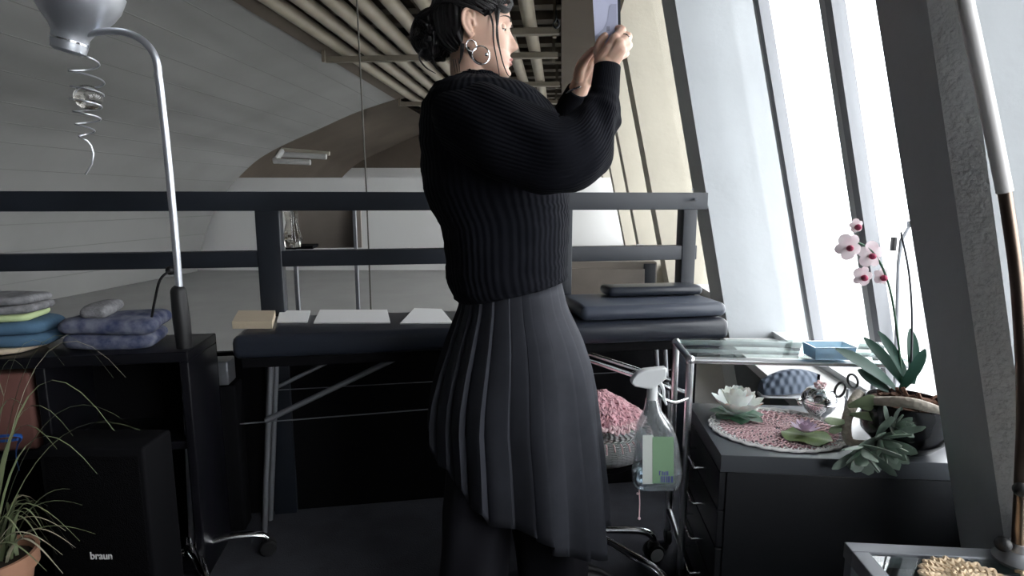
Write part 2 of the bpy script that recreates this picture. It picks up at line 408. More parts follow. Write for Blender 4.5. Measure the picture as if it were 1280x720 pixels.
window(1, -.72, 1.03, [(-.70, -.62), (.1, .17)])
window(2, 1.24, 2.95, [(1.58, 1.63), (1.92, 2.0), (2.50, 2.56)])
window(3, 3.2, 4.63, [(3.22, 3.34), (3.9, 3.97)])
ys = [4.62]+pys[1:]+[14.6]
for i in range(1, 6): window(3+i, ys[i-1]+.26, ys[i], [(ys[i-1]+.27, ys[i-1]+.34), (ys[i-1]+.8, ys[i-1]+.87)])
window(9, 12.61, 14.9, [(12.65, 12.72)])
b = B().box((16, 7, -.35), (29, 34, .1)); b2 = struct('ground', b, 'ground', smooth=False)

# ================================================================== CEILING SERVICES
pipes = [-2.28, -2.04, -1.81, -1.59, -1.36, -1.10, -.84, -.52, -.30]
pn = ['leftmost of the painted ceiling pipes, next to the grey vault', 'second painted ceiling pipe from the grey vault', 'third painted ceiling pipe from the grey vault', 'fourth painted ceiling pipe from the grey vault', "painted ceiling pipe passing behind the woman's hair bun", "painted ceiling pipe hidden mostly behind the woman's head", "painted ceiling pipe just behind the woman's forehead", "painted ceiling pipe in front of the woman's nose", 'rightmost painted ceiling pipe, beside the brown bulkhead']
pb0 = B().tube([U(pipes[0], 2.6, 2.66), U(pipes[0], 6, 2.66), U(pipes[0], 14.5, 2.66)], .062, 16)
p0 = tag(obj('ceiling_pipe', pb0, 'pipe'), pn[0], 'pipe', 'painted pipes under the hall ceiling')
for u, l in zip(pipes[1:], pn[1:]): dup(p0, (u-pipes[0], 0, 0), l)
bw = .0
for Y, l in ((5.3, 'nearer'), (7.6, 'farther')):
    r = thing('short_pipe_bracket', 'short cross bracket under the pipes beside the brown bulkhead, the %s of two' % l, 'bracket', U(-.4, Y, 2.55))
    obj('crossbar', B().box(U(-.47, Y, 2.565), (.86, .06, .055), RW), 'bracket', r, smooth=False)
    obj('hanger_rod', B().box(U(-.08, Y, 2.95), (.03, .03, .86), RW), 'bracket', r, smooth=False)
brk = [(3.75, 'nearest'), (6.2, 'second nearest'), (9.0, 'third nearest'), (10.6, 'farthest')]
b0 = None
for Y, l in brk:
    if b0 is None:
        r = thing('pipe_bracket', 'steel cross bracket carrying the ceiling pipes, nearest of the row', 'bracket', U(-1.3, Y, 2.55), 'cross brackets under the ceiling pipes')
        q = B().box(U(-1.27, Y, 2.565), (2.42, .06, .055), RW); obj('crossbar', q, 'bracket', r, smooth=False)
        for uu in (-2.46, -.1):
            q = B().box(U(uu, Y, 2.95), (.03, .03, .86), RW); obj('hanger_rod', q, 'bracket', r, smooth=False)
        b0 = r; by = Y
    else: dup(b0, (SL*(Y-by), Y-by, 0), 'steel cross bracket carrying the ceiling pipes, %s of the row' % l)
# slats of the coffered ceiling above the pipes
s0 = None; k = 0
Y = 3.0
while Y < 14.4:
    if s0 is None:
        s0 = tag(obj('ceiling_slat', B().box(U(-1.2, Y, 2.86), (2.34, .16, .10), RW), 'slat', smooth=False), 'beige cross slat of the grid above the ceiling pipes', 'slat', 'cross slats above the ceiling pipes'); ys0 = Y
    else: dup(s0, (SL*(Y-ys0), Y-ys0, 0))
    Y += .42
d = tag(obj('ceiling_duct', B().loft([[U(u, Y, z) for u, z in ((-1.28, 2.76), (-.98, 2.76), (-.98, 2.86), (-1.28, 2.86))] for Y in (2.6, 14.4)]), 'brown', smooth=False), 'flat brown duct running between the ceiling pipes', 'duct')
# hooks under the bulkhead
q = B().tube([P(695, 18, 5.0)+V(.0, 0, .03), P(695, 24, 5.0), P(692, 30, 5.0), P(695, 35, 5.0), P(699, 31, 5.0), P(697, 25, 5)], .008, 8, sub=4)
q.tube([P(695, 18, 5.0), P(695, 18, 5.0)+V(0, 0, .30)], .004, 6)
tag(obj('ceiling_hook', q, 'steel'), 'small dark ring hook hanging under the brown bulkhead', 'hook')
# hanging cable
q = B().tube([P(458, 236, 3.0)+V(0, 0, -1.0), P(458, 236, 3.0), P(452, 120, 3.0), P(446, 0, 3.0), P(440, -150, 3.0)], .0040, 6)
tag(obj('steel_cable', q, mat('cable_dark', (.05, .045, .035), .6)), "thin taut steel cable running from ceiling to floor left of the woman", 'cable')
q = B(); pp = [P(343, 200, 11.0)]
r = thing('strip_light', 'unlit twin tube strip light on the far vault', 'light fitting', P(375, 198, 9.6))
q = B().tube([P(342, 201, 9.6), P(388, 203, 9.6)], .045, 8); obj('tube', q, 'white', r)
q = B().tube([P(352, 193, 9.9), P(408, 196, 9.9)], .045, 8); obj('tube', q, 'white', r)
q = B().tube([P(344, 200, 9.6), P(352, 189, 9.9)], .05, 8); obj('housing', q, 'white', r)
q = B().tube([P(352, 187, 10), P(412, 192, 10)], .035, 8); obj('housing', q, 'cream', r)
# ================================================================== RAILING
rl = thing('railing', 'black steel railing with two rails and square posts across the room', 'railing', par(500))
RN = V(-pd.y, pd.x, 0)
def parb(px0, px1, z0, z1, th, off=0.0, bev=.003):
    a = par(px0); c = par(px1); m = (a+c)/2+RN*off; return B().box((m.x, m.y, (z0+z1)/2), ((c-a).length, th, z1-z0), RP, bev)
def zr(px, py, off=0): p = par(px)+RN*off; return EYE+ray(px, py)[1]*p.y
obj('top_rail', parb(-700, 878, zr(500, 263), zr(500, 240), .06), 'steel', rl, angle=30)
obj('lower_rail', parb(-700, 868, zr(500, 330), zr(500, 311), .05), 'steel', rl, angle=30)
for a, c in ((323, 353), (700, 713), (849, 866), (-240, -205)):
    obj('post', parb(a, c, .0, zr(500, 242), .055), 'steel', rl, angle=30)
obj('kick_panel', parb(-700, 878, .0, .60, .03, .01), 'black', rl, smooth=False)
q = B()
for dx in (-6, 6): obj('bolt', B().tube([P(868+dx*.3, 243+dx, 2.18), P(868+dx*.3, 243+dx, 2.14)], .005, 8), 'silver', rl)
# things in the hall behind the railing
r = thing('glass_display_frame', 'dark glazed panel holding a clear glass vase behind the railing post', 'panel', par(392)+RN*.35)
a = par(392)+RN*.35
q = B().box((a.x, a.y, zr(392, 285, .35)), (.26, .02, .16), RP, .002); obj('dark_panel', q, 'woodb', r, smooth=False)
q = B().box((a.x-.135, a.y-.01, zr(392, 261, .35)/2), (.014, .03, zr(392, 261, .35)), RP, .002); obj('edge_strip', q, 'alu', r, smooth=False)
vc = P(362, 306, 2.13)
q = B().box((a.x+.11, a.y-.01, zr(392, 261, .35)/2), (.014, .03, zr(392, 261, .35)), RP, .002); obj('edge_strip', q, 'alu', r, smooth=False)
q = B().box((a.x-.08, a.y-.07, P(362, 309, 2.13).z-.006), (.10, .16, .012), RP, .002); obj('ledge', q, 'black', r, smooth=False)
q = B().lathe((vc.x+.012, vc.y, P(362, 309, 2.13).z+.0005), [(.0, 0), (.028, 0), (.032, .03), (.02, .09), (.024, .13), (.022, .13), (.018, .09), (.03, .03), (.0, .01)], 20, wob=lambda a, z: .08*sin(8*a))
tag(obj('glass_vase', q, 'crystal'), 'clear cut glass vase behind the railing post', 'vase')
# taupe cabinet beyond the railing on the right
c = P(758, 352, 3.4)
r = thing('hall_cabinet', 'taupe panelled cabinet with corner brackets standing beyond the railing', 'cabinet', V(c.x, c.y, 0))
t = EYE+ray(758, 327)[1]*3.4
q = B().box((c.x, c.y+.2, t/2), (.62, .40, t), RW, .006); obj('body', q, 'woodb', r, smooth=False)
q = B().box((c.x, c.y-.01, t-.13), (.44, .02, .18), RW, .006); obj('panel', q, 'woodb', r)
q = B().box((c.x+.25, c.y-.012, t-.13), (.07, .03, .24), RW, .003); obj('corner_bracket', q, 'steel', r)
q = B().tube([V(c.x+.17, c.y, t+.075), V(c.x+.34, c.y, t+.06)], .03, 14); tag(obj('cardboard_tube', q, 'white'), 'short white cardboard tube lying on the taupe cabinet', 'tube')
c = P(738, 287, 8.0)

# ================================================================== LEFT: FLOOR LAMP
LY = 1.62
base = PZ(241, 712, 0); LY = base.y
L = thing('floor_lamp', 'silver arched floor lamp with upturned bell shade on a chrome star base', 'lamp', base)
z = P(241, 690, LY).z
pole = [P(241, 694, LY), P(236, 560, LY), P(229, 440, LY), P(221, 320, LY), P(210, 200, LY), P(201, 118, LY), P(198, 95, LY)]
obj('pole', B().tube(pole, .0100, 14, sub=3), 'silver', L)
obj('arch', B().tube([P(198, 95, LY), P(196, 78, LY), P(189, 62, LY), P(176, 49, LY), P(158, 41, LY), P(138, 39, LY), P(118, 41, LY), P(99, 46, LY)], [.0098, .0098, .0098, .0098, .0095, .009, .0085, .0075], 14, sub=4), 'silver', L)
obj('coupling', B().tube([P(198.5, 99, LY), P(197, 92, LY)], .0105, 14), 'silver', L)
ax0 = P(85, 66, LY); ax1 = P(98, -22, LY); axd = (ax1-ax0).normalized()
def revolve(b, o, d, prof, n=40, flat=1):
    a = V(0, -1, 0); a = (a-d*a.dot(d)).normalized(); c = d.cross(a)
    b.loft([[o+d*h+(a*cos(2*pi*j/n)+c*sin(2*pi*j/n))*r for j in range(n)] for r, h in prof]); return b
k = LY*.988/F*1.0
S = [(.2, 0), (14, 0), (18, 3), (19, 10), (19, 20), (21, 24), (23, 28), (32, 38), (40, 50), (45.5, 62), (48, 76), (48.5, 80), (47, 80), (43, 62), (36, 48), (20, 34), (.2, 30)]
obj('shade', revolve(B(), ax0, axd, [(r*k, h*k) for r, h in S]), 'silver', L)
obj('shade_ring', revolve(B(), ax0, axd, [(r*k, h*k) for r, h in ((18.6, 12), (19.8, 12.5), (19.8, 14.5), (18.6, 15), (18.6, 12))]), 'chrome', L)
obj('bulb', B().ball(ax0+axd*k*50, .03), 'white', L)
hb = V(base.x, LY, .085)
obj('base_hub', B().lathe((base.x, LY, .055), [(.001, 0), (.032, 0), (.036, .012), (.030, .028), (.014, .036), (.012, .06), (.001, .06)]), 'chrome', L)
for i in range(5):
    an = radians(22+72*i); d = V(cos(an), sin(an), 0)
    leg = obj('leg', B().tube([hb-V(0, 0, .01)+d*.02, hb+d*.10, hb-V(0, 0, .012)+d*.19, hb-V(0, 0, .03)+d*.215], [.016, .014, .012, .010], 12, sub=3, flat=.7), 'chrome', L)
    cc = hb+d*.215; cc.z = .026
    q = B(); s_ = V(-d.y, d.x, 0)
    for sg in (-1, 1): revolve(q, cc+s_*sg*.012-s_*.006, s_, [(.001, 0), (.022, 0), (.0245, .003), (.0245, .009), (.022, .012), (.001, .012)], 20)
    q.tube([cc, cc+V(0, 0, .035)], .006, 8); obj('caster', q, 'rubber', L)
obj('clamp_handle', B().tube([P(223, 365, LY), P(227, 400, LY), P(231, 436, LY)], [.021, .023, .021], 14, round_ends=True), 'rubber', L)
obj('knob', B().ball(P(213, 338, LY), .013), 'rubber', L)
obj('power_cord', B().tube([P(213, 338, LY-.01), P(200, 350, LY-.02), P(193, 378, LY), P(187, 408, LY+.03), P(178, 425, LY+.05)], .0035, 8, sub=5), 'rubber', L)
# spiral mobile
q = B(); pts = [P(101, 58, LY)]
tabs = [(56, 4), (64, 5), (72, 9), (88, 17), (98, 22), (110, 16), (118, 20), (128, 16), (140, 15), (150, 14), (158, 11), (166, 9), (172, 6)]
n = 150
for i in range(n+1):
    y = 56+i*(176-56)/n; rr = interp(y, tabs)*k*.95; a = 2*pi*(y-56)/(15.5 if y > 110 else 24)+1
    c = P(108+1.5*sin(y*.1), y, LY); pts.append(c+V(cos(a)*rr, sin(a)*rr, 0))
pts += [P(114, 182, LY), P(117, 192, LY), P(115, 205, LY), P(107, 218, LY)]
MO = thing('spiral_mobile', 'spiral wire mobile with a glass ball hanging from the lamp shade', 'mobile', P(108, 176, LY))
obj('spiral_wire', B().tube(pts, .0021, 6), 'silver', MO)
obj('glass_ball', B().ball(P(110, 122, LY), .033, 24, 16), 'crystal', MO)

# ================================================================== LEFT: shelf, clothes, plant, speaker
shz = .70
a = PZ(0, 441, shz)
SY = a.y
S0 = PZ(232, 440, shz)
def SS(x, y, z): q = S0+pd*(x-S0.x)+RN*(y-SY); return V(q.x, q.y, z)      # x along the shelf front, y-SY behind it
def shelfbox(x0, x1, y0, y1, z0, z1, bev=.004): return B().box(SS((x0+x1)/2, (y0+y1)/2, (z0+z1)/2), (x1-x0, y1-y0, z1-z0), RP, bev)
sx0, sx1 = -2.1, PZ(232, 441, shz).x
r = thing('black_shelf', 'open black shelf unit at the left with folded clothes on top', 'shelf', ((sx0+sx1)/2, SY+.2, 0))
obj('top_board', shelfbox(sx0, sx1, SY, SY+.23, shz-.03, shz), 'blackgloss', r)
obj('middle_board', shelfbox(sx0, sx1, SY+.01, SY+.23, .41, .435), 'blackgloss', r)
obj('bottom_board', shelfbox(sx0, sx1, SY+.01, SY+.23, .03, .06), 'blackgloss', r)
xm = PZ(58, 441, shz).x
for x in (sx0, xm, sx1-.025): obj('side_panel', shelfbox(x, x+.025, SY, SY+.23, 0, shz-.03), 'blackgloss', r)
obj('back_panel', shelfbox(sx0, sx1, SY+.225, SY+.235, 0, shz), 'black', r)
q = shelfbox(xm-.55, xm-.02, SY+.01, SY+.2, .437, .655, .01); tag(obj('storage_box', q, 'redbox'), 'reddish brown storage box inside the black shelf', 'box')
r = thing('equipment_case', 'small grey metal case in front of the railing, right of the lamp pole', 'case', P(256, 470, 1.78))
c = P(258, 458, 1.80)
obj('body', B().box((c.x, c.y+.05, c.z-.03), (.105, .08, .08), RP, .005), 'alu', r); obj('latch', B().box((c.x+.01, c.y-.003, c.z), (.03, .01, .03), RP+.0, .002), 'black', r)
r2 = thing('black_stand', 'low black box standing behind the chrome lamp base, carrying the grey case', 'stand', V(c.x, c.y+.05, 0))
obj('body', B().box((c.x, c.y+.05, (c.z-.072)/2), (.14, .08, c.z-.072), RP, .006), 'black', r2)
def cloth(name, label, m, x0, x1, y0, y1, z0, z1, layers, seed):
    b = B(); h = (z1-z0)/layers; rnd = random.Random(seed)
    for i in range(layers):
        ox = rnd.uniform(-.006, .006); cx = (x0+x1)/2+ox; cy = (y0+y1)/2+rnd.uniform(-.01, .01); hx = (x1-x0)/2-rnd.uniform(0, .012); hy = (y1-y0)/2-rnd.uniform(0, .012)
        zc = z0+h*(i+.5); rings = []
        nn = 40; mm = 10
        for q in range(mm+1):
            a = -pi/2+pi*q/mm; zz = sin(a)*h*.5; ins = (1-abs(cos(a))**.6)*h*.9
            ring = []
            for j in range(nn):
                t = 2*pi*j/nn; cxp = math.copysign(abs(cos(t))**.35, cos(t)); cyp = math.copysign(abs(sin(t))**.35, sin(t))
                px_, py_ = cx+cxp*(hx-ins if hx > ins else .001), cy+cyp*(hy-ins if hy > ins else .001)
                wv = noise.noise(V(px_*9+seed, py_*9, i*3.1))*h*.35
                k2 = noise.noise(V(px_*16, py_*16+seed, zc*40))*.006
                ring.append(V(px_+k2, py_+k2, zc+zz*(1.04)+wv*.6))
            rings.append(ring)
        b.loft([[SS(p.x, p.y, p.z) for p in rg] for rg in rings])
    zmin = min(v.z for v in b.v)
    for v in b.v: v.z = max(v.z, z0+.0005)
    return tag(obj(name, b, m), label, 'clothes', 'folded clothes on the black shelf')
def zx(px, py, Y): p = P(px, py, Y); return p
yc = SY+.015
x_r = P(65, 430, yc).x
zA = P(30, 430, yc).z
cloth('folded_blanket', 'folded beige blanket at the bottom of the clothes stack', 'beige', -2.05, x_r-.04, yc, yc+.19, shz, P(30, 431, yc).z, 1, 1)
z1_ = P(30, 431, yc).z; z2_ = P(30, 400, yc).z; z3_ = P(30, 390, yc).z; z4_ = P(30, 374, yc).z
cloth('folded_jeans', 'folded blue denim jeans in the middle of the clothes stack', 'denim', -2.03, x_r+.0, yc, yc+.19, z1_, z2_, 2, 2)
cloth('folded_shirt', 'folded pale lime shirt under the grey sweater', 'lime', -2.02, x_r-.03, yc+.01, yc+.18, z2_, z3_, 1, 3)
cloth('folded_sweater', 'folded grey melange sweater on top of the clothes stack', 'greyknit', -2.02, x_r-.01, yc+.01, yc+.185, z3_, z4_+.01, 2, 4)
x0_ = P(70, 400, yc).x; x1_ = P(185, 400, yc).x
cloth('folded_flannel', 'crumpled navy checked flannel shirt beside the clothes stack', 'navy', x0_, x1_, yc+.01, yc+.19, shz, P(110, 400, yc).z, 2, 5)
cloth('folded_scarf', 'pale blue grey scarf lying on the navy flannel shirt', 'greyknit', x0_+.05, x1_-.12, yc+.03, yc+.17, P(110, 400, yc).z, P(110, 384, yc).z, 1, 6)
# shelf things below: black speaker with lettering
spc = PZ(128, 735, 0)
SPY = 1.34
r = thing('loudspeaker', 'black box loudspeaker on the floor with small white maker lettering', 'speaker', V(P(128, 694, SPY).x, SPY+.1, 0))
c = P(128, 694, SPY); hz_ = P(128, 560, SPY).z
obj('cabinet', B().box((c.x+.0, SPY+.06, hz_/2), (.26, .12, hz_), 0, .008), 'black', r)
obj('grille', B().box((c.x, SPY+.004, hz_/2+.05), (.235, .012, hz_-.14), 0, .004), mat('speaker_cloth', (.004, .004, .0045), 1, spec=.05, bump=('voronoi', 300, .8, .002)), r)
fc = bpy.data.curves.new('lettering', 'FONT'); fc.body = 'braun'; fc.size = .034; fc.extrude = .0006; fc.align_x = 'CENTER'; fc.offset = .0006
to = bpy.data.objects.new('t', fc); COL.objects.link(to); bpy.context.view_layer.update()
me = bpy.data.meshes.new_from_object(to.evaluated_get(bpy.context.evaluated_depsgraph_get())); bpy.data.objects.remove(to)
me.materials.clear(); me.materials.append(M['letter'])
lt = bpy.data.objects.new('lettering', me); COL.objects.link(lt); lt.parent = r
lt.location = Vector((c.x, SPY-.0042, c.z-.008))-ORG[r.name]; lt.rotation_euler = (pi/2, 0, 0); lt.scale = (.72, .8, 1)
# spider plant
PYp = 1.22
pc_ = P(-6, 712, PYp); ptop = P(-6, 694, PYp).z
r = thing('spider_plant', 'spider plant with long thin arching leaves in a terracotta pot', 'plant', V(pc_.x, PYp, ptop-.16))
obj('pot', B().lathe((pc_.x, PYp, ptop-.16), [(.001, 0), (.052, 0), (.072, .12), (.082, .122), (.084, .16), (.076, .16), (.074, .135), (.001, .135)], 36), 'terra', r)
obj('soil', B().lathe((pc_.x, PYp, ptop-.03), [(.001, 0), (.073, 0), (.073, .008), (.001, .014)], 20), 'soil', r)
rnd = random.Random(5)
def blade(base, an, L_, H, droop, wd):
    pts = []; n = 12
    for i in range(n+1):
        t = i/n; h = H*(sin(t*pi*.5*(1+droop))); rr = L_*(t**1.25)
        pts.append(base+V(cos(an)*rr, sin(an)*rr, h))
    b = B(); s_ = V(-sin(an), cos(an), 0); rings = []
    for i, p in enumerate(pts):
        t = i/n; w_ = wd*(.5+.5*sin(pi*min(1, t*1.3+.2)))*(1-t**3)+.0004
        rings.append([p-s_*w_, p+V(0, 0, -w_*.5), p+s_*w_, p+V(0, 0, -w_*.5+.0008)])
    b.loft(rings); return b
for i in range(64):
    an = rnd.uniform(0, 2*pi); tall = i < 16
    if tall: bl = blade(V(pc_.x, PYp, ptop-.02), rnd.uniform(-.9, .9) if i < 12 else an, rnd.uniform(.10, .34), rnd.uniform(.30, .52), rnd.uniform(.15, .5), .0035)
    else: bl = blade(V(pc_.x+rnd.uniform(-.03, .03), PYp+rnd.uniform(-.03, .03), ptop-.02), an, rnd.uniform(.09, .20), rnd.uniform(.05, .15), rnd.uniform(.4, 1.25), .0042)
    obj('leaf', bl, 'spider' if rnd.random() < .75 else 'spider2', r)
r = thing('plant_stool', 'small dark stool under the terracotta pot', 'stool', V(pc_.x, PYp, 0))
obj('seat', B().lathe((pc_.x, PYp, ptop-.185), [(.001, 0), (.10, 0), (.105, .012), (.10, .024), (.001, .024)], 28), 'black', r)
for i in range(3):
    an = 2*pi*i/3+.5; obj('leg', B().tube([V(pc_.x+.06*cos(an), PYp+.06*sin(an), ptop-.185), V(pc_.x+.09*cos(an), PYp+.09*sin(an), 0)], .009, 8), 'black', r)
q = B().tube([P(-12, 547, 1.40), P(5, 545, 1.40), P(26, 545, 1.40), P(22, 556, 1.41), P(20, 570, 1.42), P(24, 588, 1.42)], [.006, .008, .007, .004, .003, .003], 8, sub=5, flat=.4)
q.tube([P(-12, 552, 1.41), P(8, 551, 1.41), P(22, 549, 1.41)], .004, 8, sub=3)
tag(obj('blue_ribbon', q, 'blue'), 'bright blue ribbon hanging on the dark shelf front behind the spider plant', 'ribbon')

# ================================================================== TREATMENT TABLE
TZ = .735
tl = P(262, 405, 1.73); 
T0 = P(300, 400, 1.70); T0.z = 0
td = pd.copy(); tn = RN.copy()
def T(u, v, z): q = pa+pd*u+RN*v; return V(q.x, q.y, z)
uL = (T0-pa).dot(pd); uR = (P(884, 400, 2.0)-pa).dot(pd)
vF, vB = -.36, -.05
r = thing('treatment_table', 'long padded black treatment table on folding chrome struts in front of the railing', 'table', T((uL+uR)/2, (vF+vB)/2, 0))
def tbox(u0, u1, v0, v1, z0, z1, bev): c = T((u0+u1)/2, (v0+v1)/2, (z0+z1)/2); return B().box(c, (u1-u0, v1-v0, z1-z0), RP, bev)
um = uL+(uR-uL)*.62
obj('cushion', tbox(uL, um-.004, vF, vB, TZ-.07, TZ, .022), 'vinyl', r); obj('cushion', tbox(um+.004, uR, vF, vB, TZ-.07, TZ, .022), 'vinyl', r)
obj('frame', tbox(uL+.02, uR-.02, vF+.02, vB-.02, TZ-.10, TZ-.068, .004), 'black', r)
for v in (-.16, vB-.03):
    for u, s_ in ((uL+.0, 1), (uR-.08, -1)): obj('leg', B().tube([T(u+.06*s_, v, TZ-.09), T(u, v, .012)], .0095, 10), 'alu', r)
def strut(a, c, rr=.009, m='chrome'): obj('brace', B().tube([a, c], rr, 10), m, r)
YS = 1.82
strut(P(332, 526, 1.78), P(528, 432, 1.9), .0095, 'alu'); strut(P(338, 488, 1.9), P(450, 433, 2.0), .007, 'alu')
obj('wire', B().tube([P(300, 530, 1.78), P(760, 494, 2.0)], .0022, 6), 'alu', r); obj('wire', B().tube([P(338, 488, 1.9), P(560, 476, 2.02), P(845, 462, 2.1)], .0016, 6), 'alu', r)
strut(P(700, 437, 1.86), P(858, 492, 1.80), .010); strut(P(722, 438, 1.96), P(846, 478, 1.92), .008)
q = tbox(uR-.50, uR-.0, vF+.02, vB-.02, TZ+.002, TZ+.05, .024); tag(obj('bolster_cushion', q, 'vinylb'), 'slate blue padded cushion at the right end of the treatment table', 'cushion')
q = tbox(uR-.36, uR-.01, vB-.14, vB-.03, TZ+.052, TZ+.085, .016); tag(obj('headrest_cushion', q, 'vinyl'), 'small dark headrest pad lying on the slate blue cushion', 'cushion')
def sheet(name, label, corners, m='paper', th=.003, cat='paper', Z=TZ+.0012):
    b = B(); cs = [PZ(x, y, Z+th) for x, y in corners]
    n = 8; top = []
    b.loft([[V(c.x, c.y, Z) for c in cs], [V(c.x, c.y, Z+th) for c in cs]])
    return tag(obj(name, b, m, smooth=False), label, cat)
sheet('paper_sheet', 'white paper sheet at the right end of the treatment table beside the skirt', [(712, 384), (768, 387), (778, 373), (722, 370)], Z=TZ+.003, th=.008)
sheet('paper_sheet', 'white paper sheet on the table just left of the woman', [(500, 404), (566, 403), (552, 386), (518, 385)], th=.004)
sheet('paper_sheet', 'long white paper sheet in the middle of the treatment table', [(392, 403), (488, 403), (484, 387), (400, 387)], th=.004)
sheet('folded_towel', 'folded beige towel at the left end of the treatment table', [(290, 402), (340, 402), (344, 388), (298, 388)], 'beige', .022, 'towel')
sheet('paper_sheet', 'white paper sheet between the beige towel and the long sheet', [(346, 402), (384, 402), (388, 388), (350, 388)], th=.004)

# ================================================================== SWIVEL STOOL with blankets
hub = PZ(733, 662, .10); hub = V(hub.x, hub.y, .10)
r = thing('swivel_stool', 'round swivel stool on a chrome star base with casters, beside the skirt', 'stool', V(hub.x, hub.y, 0))
HY = hub.y
szz = EYE+ray(770, 548)[1]*HY
obj('gas_lift', B().tube([V(hub.x, HY, .07), V(hub.x, HY, szz-.04)], .016, 14), 'black', r)
obj('base_hub', B().lathe((hub.x, HY, .075), [(.001, 0), (.03, 0), (.032, .03), (.025, .045), (.001, .045)]), 'chrome', r)
cst = PZ(817, 689, .03); dirs = []
a0 = math.atan2(cst.y-HY, cst.x-hub.x)
for i in range(5):
    an = a0+i*2*pi/5; 
    if i == 4: an = math.atan2(PZ(812, 735, .03).y-HY, PZ(812, 735, .03).x-hub.x)
    d = V(cos(an), sin(an), 0); Lg = (cst-V(hub.x, HY, .03)).length if i != 4 else .30; h0 = V(hub.x, HY, .10)
    obj('leg', B().tube([h0, h0+d*Lg*.4+V(0, 0, .0), h0+d*Lg*.82-V(0, 0, .002), h0+d*Lg*.97-V(0, 0, .02), h0+d*Lg-V(0, 0, .045)], [.011, .0115, .0115, .011, .009], 12, sub=4), 'chrome', r)
    cc = h0+d*Lg; cc.z = .03; q = B(); s_ = V(-d.y, d.x, 0) if i else V(.25, -1, 0).normalized()
    for sg in (-1, 1): revolve(q, cc+s_*sg*.014-s_*.008, s_, [(.001, 0), (.026, 0), (.029, .003), (.029, .013), (.026, .016), (.001, .016)], 24)
    q.ball(cc+V(0, 0, .018), (.02, .02, .02)); ca = obj('caster', q, 'rubber', r)
    q = B(); revolve(q, cc+s_*.0225, s_, [(.015, 0), (.0215, 0), (.0215, .0015), (.015, .0015), (.015, 0)], 24); obj('wheel_rim', q, 'bottle', ca)
obj('seat_plate', B().lathe((hub.x+.03, HY+.02, szz-.075), [(.001, 0), (.11, 0), (.14, .02), (.14, .03), (.001, .03)], 32), 'black', r)
obj('seat', B().lathe((hub.x+.03, HY+.02, szz-.015), [(.001, -.03), (.13, -.03), (.150, -.018), (.157, .0), (.156, .015), (.146, .032), (.12, .042), (.001, .044)], 64), 'wknit', r)
def lace(c, R, rings, lobes, wr, base, m1, m2, scal=.04, r0=.06, nlast=1, sx=1, zf=None, ):
    """a crocheted round: wavy closed cords crossing each other"""
    b1 = B(); b2 = B(); c = Vector(c)
    for i in range(rings):
        ra = R*(r0+(1-r0)*(i+.5)/rings); lo = max(6, int(lobes*(.3+.7*(i+1)/rings)))
        pts = []; n = lo*6
        for j in range(n+1):
            a = 2*pi*j/n; rr = ra+R*.9/rings*.5*cos(lo*a+(i % 2)*pi)
            x = c.x+sx*rr*cos(a); y = c.y+rr*sin(a)
            zz = c.z+wr*(1+.6*sin(lo*a*.5+i)); 
            if zf: zz += zf(x, y)
            pts.append(V(x, y, zz))
        (b2 if i >= rings-nlast else b1).tube(pts, wr, 5, cap=False)
    return b1, b2
def heap(x, y):
    d2 = ((x-hub.x-.04)/.15)**2+((y-HY-.02)/.15)**2
    return .105*exp(-d2*1.5)+.012*noise.noise(V(x*30, y*30, 0)) if d2 < 1.05 else -.5*(sqrt(d2)-1.02)*.3-.01
r = thing('crochet_blanket', 'pink crocheted throw heaped on the swivel stool', 'blanket', V(hub.x+.04, HY, szz+.03))
hc = V(hub.x+.04, HY+.02, szz+.028)
q1, q2 = lace(hc, .135, 13, 46, .0042, 0, 0, 0, nlast=2, zf=heap); obj('crochet', q1, 'pinkm', r); obj('border', q2, 'pinkl', r)
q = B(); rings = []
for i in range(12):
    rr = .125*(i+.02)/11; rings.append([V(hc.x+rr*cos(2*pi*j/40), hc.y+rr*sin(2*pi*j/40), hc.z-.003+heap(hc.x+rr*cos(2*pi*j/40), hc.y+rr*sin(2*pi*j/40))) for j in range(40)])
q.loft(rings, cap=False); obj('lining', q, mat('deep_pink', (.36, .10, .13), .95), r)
q = B(); 
for j in range(14):
    a = -1.9+1.9*j/13; s0_ = V(hc.x+.14*cos(a), hc.y+.14*sin(a), hc.z+.004); q.tube([s0_, s0_+V(.012*cos(a), .012*sin(a), -.004), s0_+V(.018*cos(a), .018*sin(a), -.014-.014*random.random())], .0022, 5)
obj('fringe', q, 'pinkl', r)

# ================================================================== DRAWER CABINET
CZ = .496
c0 = PZ(903, 568, CZ)
CW, CD = .60, .37
ux = V(cos(RW), sin(RW), 0); uy = V(-sin(RW), cos(RW), 0)
def C(u, v, z): q = c0+ux*u+uy*v; return V(q.x, q.y, z)
def cbox(u0, u1, v0, v1, z0, z1, bev=.002): return B().box(C((u0+u1)/2, (v0+v1)/2, (z0+z1)/2), (u1-u0, v1-v0, z1-z0), RW, bev)
r = thing('drawer_cabinet', 'low black drawer cabinet with thin wire handles beneath the flowers', 'cabinet', C(CW/2, CD/2, 0))
obj('top', cbox(-.004, CW, -.004, CD, CZ-.045, CZ), mat('black_top_sheen', (.075, .08, .09), .30), r, angle=30)  # window sheen on the black top is put into this lighter colour
obj('body', cbox(.014, CW, 0, CD, .02, CZ-.047), 'lacq', r, angle=30)
nd = 4; dh = (CZ-.05-.03)/nd
for i in range(nd):
    z1 = CZ-.05-i*dh; dr = obj('drawer', cbox(-.003, .014, .004, CD-.004, z1-dh+.005, z1, .002), 'lacq', r, angle=30)
    zc = z1-.045
    obj('handle', B().tube([C(-.003, .12, zc), C(-.036, .12, zc), C(-.038, .125, zc), C(-.038, .245, zc), C(-.036, .25, zc), C(-.003, .25, zc)], .0032, 8), 'chrome', dr)
